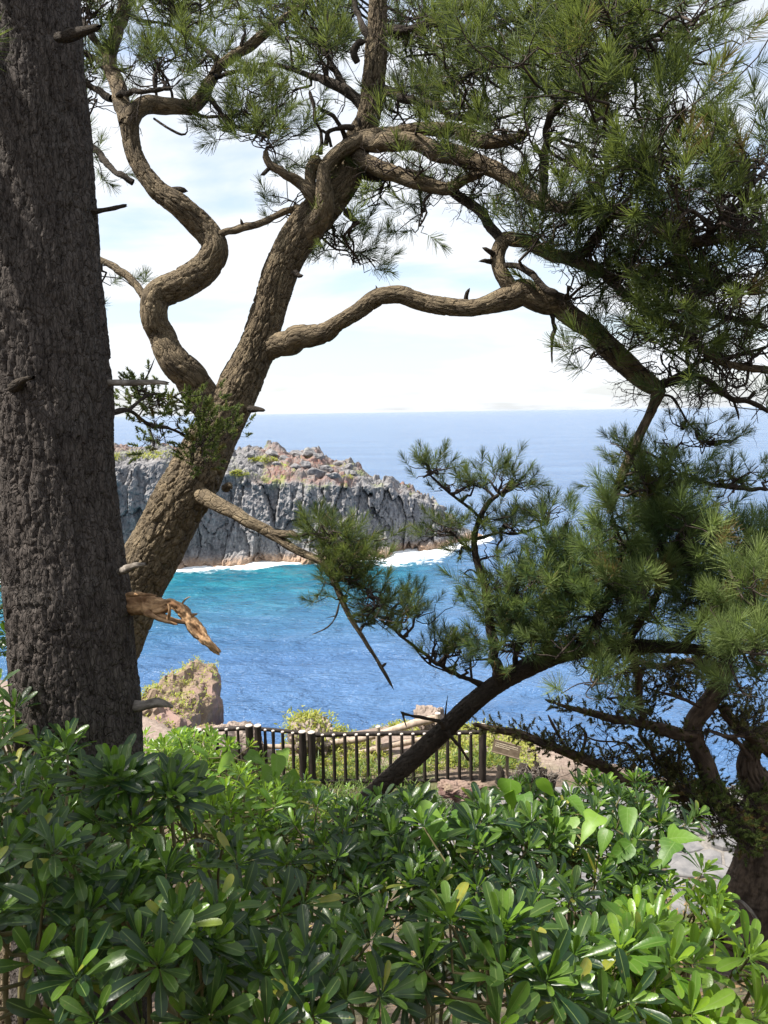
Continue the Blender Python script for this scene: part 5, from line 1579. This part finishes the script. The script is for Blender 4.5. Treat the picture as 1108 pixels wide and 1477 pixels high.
shrub('rosette shrub beside the flagstone path', 880, 1285, 2.9, .20, .22, 16, 0.083)
shrub('large leaved sunlit rosettes at the bottom edge right of centre', 700, 1435, 1.75, .20, .12, 10, 0.113)
shrub('rosettes at the bottom edge between two sunlit clumps', 830, 1440, 1.9, .22, .18, 13, 0.097)
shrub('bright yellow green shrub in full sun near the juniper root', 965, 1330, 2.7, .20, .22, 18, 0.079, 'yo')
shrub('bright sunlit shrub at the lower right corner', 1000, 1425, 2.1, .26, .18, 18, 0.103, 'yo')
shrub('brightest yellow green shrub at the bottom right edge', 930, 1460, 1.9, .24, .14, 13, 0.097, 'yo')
# further off
shrub('bushy green shrub below the reddish bluff', 280, 1092, 10.2, 0.55, 0.28, 36, 0.160, 'yo')
shrub('bushy green shrub between the thick trunk and the reddish bluff', 225, 1100, 9.6, 0.5, 0.3, 33, 0.130, 'yo')
shrub('low bush in front of the railing centre', 520, 1175, 9.6, .50, .30, 36, 0.085, 'yo')
shrub('dark bush beside the paired railing posts', 445, 1165, 9.4, .45, 0.2, 27, 0.100, 'ob')
shrub('tall shaded bush seen left of the thick trunk at the picture edge', -35, 940, 6.2, .70, 1.0, 142, 0.110, 'ob')
shrub('sunlit bush beyond the left edge of the thick trunk', -5, 850, 8.5, .5, .6, 36, 0.120, 'yo')

# broad leaved climbers
def vine(label, spots, d, L, seed):
    """spots: (px, py, dd, how far the blade tips forward)"""
    si = len(SHRUBS)
    rr = np.random.default_rng(seed)
    c0 = P(spots[0][0], spots[0][1], d + spots[0][2])
    base = np.array([c0[0], c0[1] + .1, GZ(c0[0], c0[1] + .1)])
    root = thing('vine', base, label, 'vine')
    SHRUBS.append(root)
    prev = base + np.array([0, 0, -.03])
    tw = Acc()
    last = None
    for i, (px, py, dd, L_) in enumerate(spots):
        c = P(px, py, d + dd)
        node = c + np.array([rr.normal() * .02, .06 + rr.uniform(0, .03), -.07])
        src = prev if i == 0 or np.linalg.norm(node - last) > 1.1 else last
        pr = np.array([(*src, .004), (*(src * .5 + node * .5 + rr.normal(size=3) * .03), .0036), (*node, .003)])
        V, Fq, A = tube(pr, 6, .05, None, False)
        tw.add(V, Fq, A)
        y = np.array([rr.normal() * .9, -.5 + rr.normal() * .5, -.4 + rr.normal() * .35])
        y /= np.linalg.norm(y)
        z = np.array([rr.normal() * .45, -.25 + rr.normal() * .3, .9])
        z -= y * (z @ y)
        z /= np.linalg.norm(z)
        x = np.cross(y, z)
        b = c - y * L * L_ * .5
        pr = np.array([(*node, .0016), (*((node + b) / 2 + np.array([0, 0, .02])), .0014), (*b, .0012)])
        V, Fq, A = tube(pr, 4, .04, None, False)
        tw.add(V, Fq, A)
        ALL.append((si, 'ov', int(rr.integers(0, 3)), int(rr.uniform() < .45), np.stack([x, y, z], -1) * L * L_, b))
        last = node
    tw.build('vine_stem', STEM, root, True)

vine('climber with large bright pointed leaves drooping over the flagstone path side', [(835, 1165, .1, 1), (905, 1188, 0, 1.1), (980, 1205, 0, 1.15), (960, 1230, -.05, 1), (890, 1235, -.1, 1.1), (915, 1268, -.1, 1), (790, 1140, .2, .9), (850, 1190, 0, 1.0), (760, 1160, .1, .9), (820, 1200, 0, 1.0), (780, 1185, 0, .9), (870, 1215, -.05, .8)], 2.80, .122, 1)
vine('climber with rounded sunlit leaves at the middle of the thicket', [(625, 1175, 0, 1.1), (620, 1210, -.1, 1.2), (655, 1185, 0, 1.), (690, 1175, .1, 1.), (600, 1205, 0, .8), (735, 1150, .2, 1.1), (670, 1200, -.05, .9), (725, 1145, .2, .8)], 2.82, .125, 2)
vine('climber with a single bright lobed leaf catching the sun', [(428, 1365, 0, 1.0), (470, 1330, .1, .8), (390, 1375, .1, .8), (480, 1375, .05, .7), (350, 1390, .1, .9), (510, 1340, .1, .8)], 2.3, .115, 3)
vine('climber with bluish shaded leaves in the hollow below the bank', [(400, 1235, .1, 1), (365, 1255, 0, 1), (430, 1245, .1, .8), (385, 1280, -.1, 1), (450, 1245, .1, .9), (340, 1270, 0, .9), (375, 1205, .3, 1), (455, 1220, .2, .8), (300, 1190, .2, 1.2), (410, 1290, 0, .8)], 2.9, .13, 4)
vine('climber with sunlit lobed leaves over the bank in front of the railing', [(400, 1110, .1, 1), (340, 1135, 0, 1.), (380, 1125, .1, .9), (275, 1110, 0, 1.), (320, 1105, .2, 1), (360, 1150, -.1, .8), (425, 1130, .1, .9), (250, 1095, .2, .9), (300, 1140, -.1, .9), (410, 1090, .3, .8), (370, 1095, .3, .9), (290, 1085, .3, .8)], 3.65, .15, 5)
vine('shaded climber leaves at the lower right among the dark shrubs', [(760, 1410, 0, 1.), (800, 1430, -.1, 1.1), (850, 1405, 0, .9), (900, 1370, .1, 1.), (770, 1440, -.1, .9), (680, 1455, -.1, .7), (940, 1410, 0, 1), (870, 1455, -.1, 1)], 2.0, .13, 6)

def build_leaves():
    n = len(ALL)
    si = np.array([a[0] for a in ALL])
    kd = np.array([a[1] for a in ALL])
    va = np.array([a[2] for a in ALL])
    yo = np.array([a[3] for a in ALL])
    M = np.array([a[4] for a in ALL])
    pos = np.array([a[5] for a in ALL])
    # which leaves face the path of sight: rays against a coarse stand of all leaves
    q = np.array([(-.14, .55, 0.03), (.14, .55, 0.03), (.13, .9, -.08), (-.13, .9, -.08), (0, .05, 0)])
    Q = np.einsum('nij,kj->nki', M, q) + pos[:, None, :]
    polys, verts = [], Q.reshape(-1, 3).tolist()
    for i in range(n):
        b = i * 5
        polys.append((b + 4, b + 1, b + 2, b + 3, b))
    tree = BVHTree.FromPolygons(verts, polys)
    eye = Vector(EYE)
    mid = (Q[:, 0] + Q[:, 1] + Q[:, 2] + Q[:, 3]) / 4
    pj = proj_many(mid)
    size = np.linalg.norm(M[:, :, 1], axis=1) / np.maximum(pj[:, 2], .1) * FPX
    seen = np.zeros(n, bool)
    for i in range(n):
        if pj[i, 2] < .2 or not (-20 < pj[i, 0] < 1128 and -20 < pj[i, 1] < 1500) or size[i] < 12:
            continue
        for t in (mid[i], Q[i, 0] * .5 + Q[i, 4] * .5, Q[i, 2] * .8 + Q[i, 3] * .2):
            v = Vector(t) - eye
            h = tree.ray_cast(eye, v.normalized(), v.length + .02)
            if h[2] == i:
                seen[i] = True
                break
    for s in range(len(SHRUBS)):
        idx = np.nonzero(si == s)[0]
        vis = idx[seen[idx]]
        vis = vis[np.argsort(-size[vis])][:290]
        vs = set(vis.tolist())
        for i in vis:
            obj_copy(LMESH[(kd[i], va[i] % (3 if kd[i] == 'ov' else 4), yo[i])], 'leaf', M[i], pos[i], SHRUBS[s])
        rest = np.array([i for i in idx if i not in vs], int)
        if not len(rest):
            continue
        acc = Acc()
        k0 = kd[idx[0]]
        T = {'ob': T_OB, 'yo': T_OB, 'ov': T_OV}[k0]
        mat = {'ob': LEAF_ALL, 'yo': SUNLIT_ALL, 'ov': VINE_ALL}[k0]
        for v in range(len(T)):
            r_ = rest[va[rest] % len(T) == v]
            if len(r_):
                acc.add(*batch(T[v], M[r_], pos[r_], .12 + .72 * yo[r_]))
        acc.build('foliage', mat, SHRUBS[s], True, 'stuff', 'lf')
    print('leaves', n, 'single', int(seen.sum()))
build_leaves()

# plants on the bluff and boulders
for nm_, n_, th_, sd_, sz_ in (('rock_bluff', 1500, -.05, 61, .13), ('boulder.001', 260, -.5, 62, .075), ('boulder.002', 260, -.6, 63, .075)):
    pass
top_objs = [o for o in SC.objects if o.parent is None and o.type == 'MESH' and o.get('category') == 'rock']
for k_, o_ in enumerate(top_objs):
    if 'bluff' in o_.name:
        rock_plants(o_, 3600, -.22, 61, COVER, .11, 'ground_cover')
    elif 'plants' in o_['label'] or 'shelf' in o_['label']:
        rock_plants(o_, 420, -.4, 62 + k_, COVER, .08, 'ground_cover', .3)
# bright plants on the far headland
hp = proj_many(HV)
sel_ = []
for px, py, rx, ry in ((222, 657, 40, 6), (380, 664, 22, 4), (165, 660, 12, 5), (345, 684, 14, 4), (300, 660, 20, 5), (500, 690, 8, 3)):
    near = np.nonzero((((hp[:, 0] - px) / rx) ** 2 + ((hp[:, 1] - py) / ry) ** 2 < 1) & (np.arange(len(HV)) > 70 * HS[1]) & (np.arange(len(HV)) < 160 * HS[1]))[0]
    if len(near):
        sel_.append(HV[RNG.choice(near, int(rx * 9))])
scatter('cliff_plants', np.vstack(sel_), T_LA, COVER, 0.42, .6, 4)
# litter of dry needles and leaves under the shrubs
DRY = m_leaf('dry_leaf', (0.16, 0.10, 0.05), (0.30, 0.20, 0.10), (0.2, 0.14, 0.08), (0.2, 0.12, 0.05), True, 0.15, 0.8, (0.2, .14, .08))
scatter('leaf_litter', np.vstack([ground_pts(2600, -3, 4.4, 1.0, 8.4, 12), ground_pts(900, 2.0, 4.6, 4.2, 8.2, 13)]), T_LA, DRY, 0.06, .05, 2)

# ------------------------------------------------------------------ air
HAZE = 0.000014
if HAZE:
    hm, q = mat_new('sea_air')
    pv = q.n('ShaderNodeVolumePrincipled')
    pv.inputs['Color'].default_value = (0.74, 0.84, 1.0, 1)
    pv.inputs['Density'].default_value = HAZE
    pv.inputs['Anisotropy'].default_value = 0.2
    o_ = q.n('ShaderNodeOutputMaterial')
    q.l(pv.outputs[0], o_.inputs['Volume'])
    V_, F_ = box_vf((0, 15000, 15.0), 64000, 34000, 40.5)
    mk('haze', V_, F_, hm, kind='stuff')
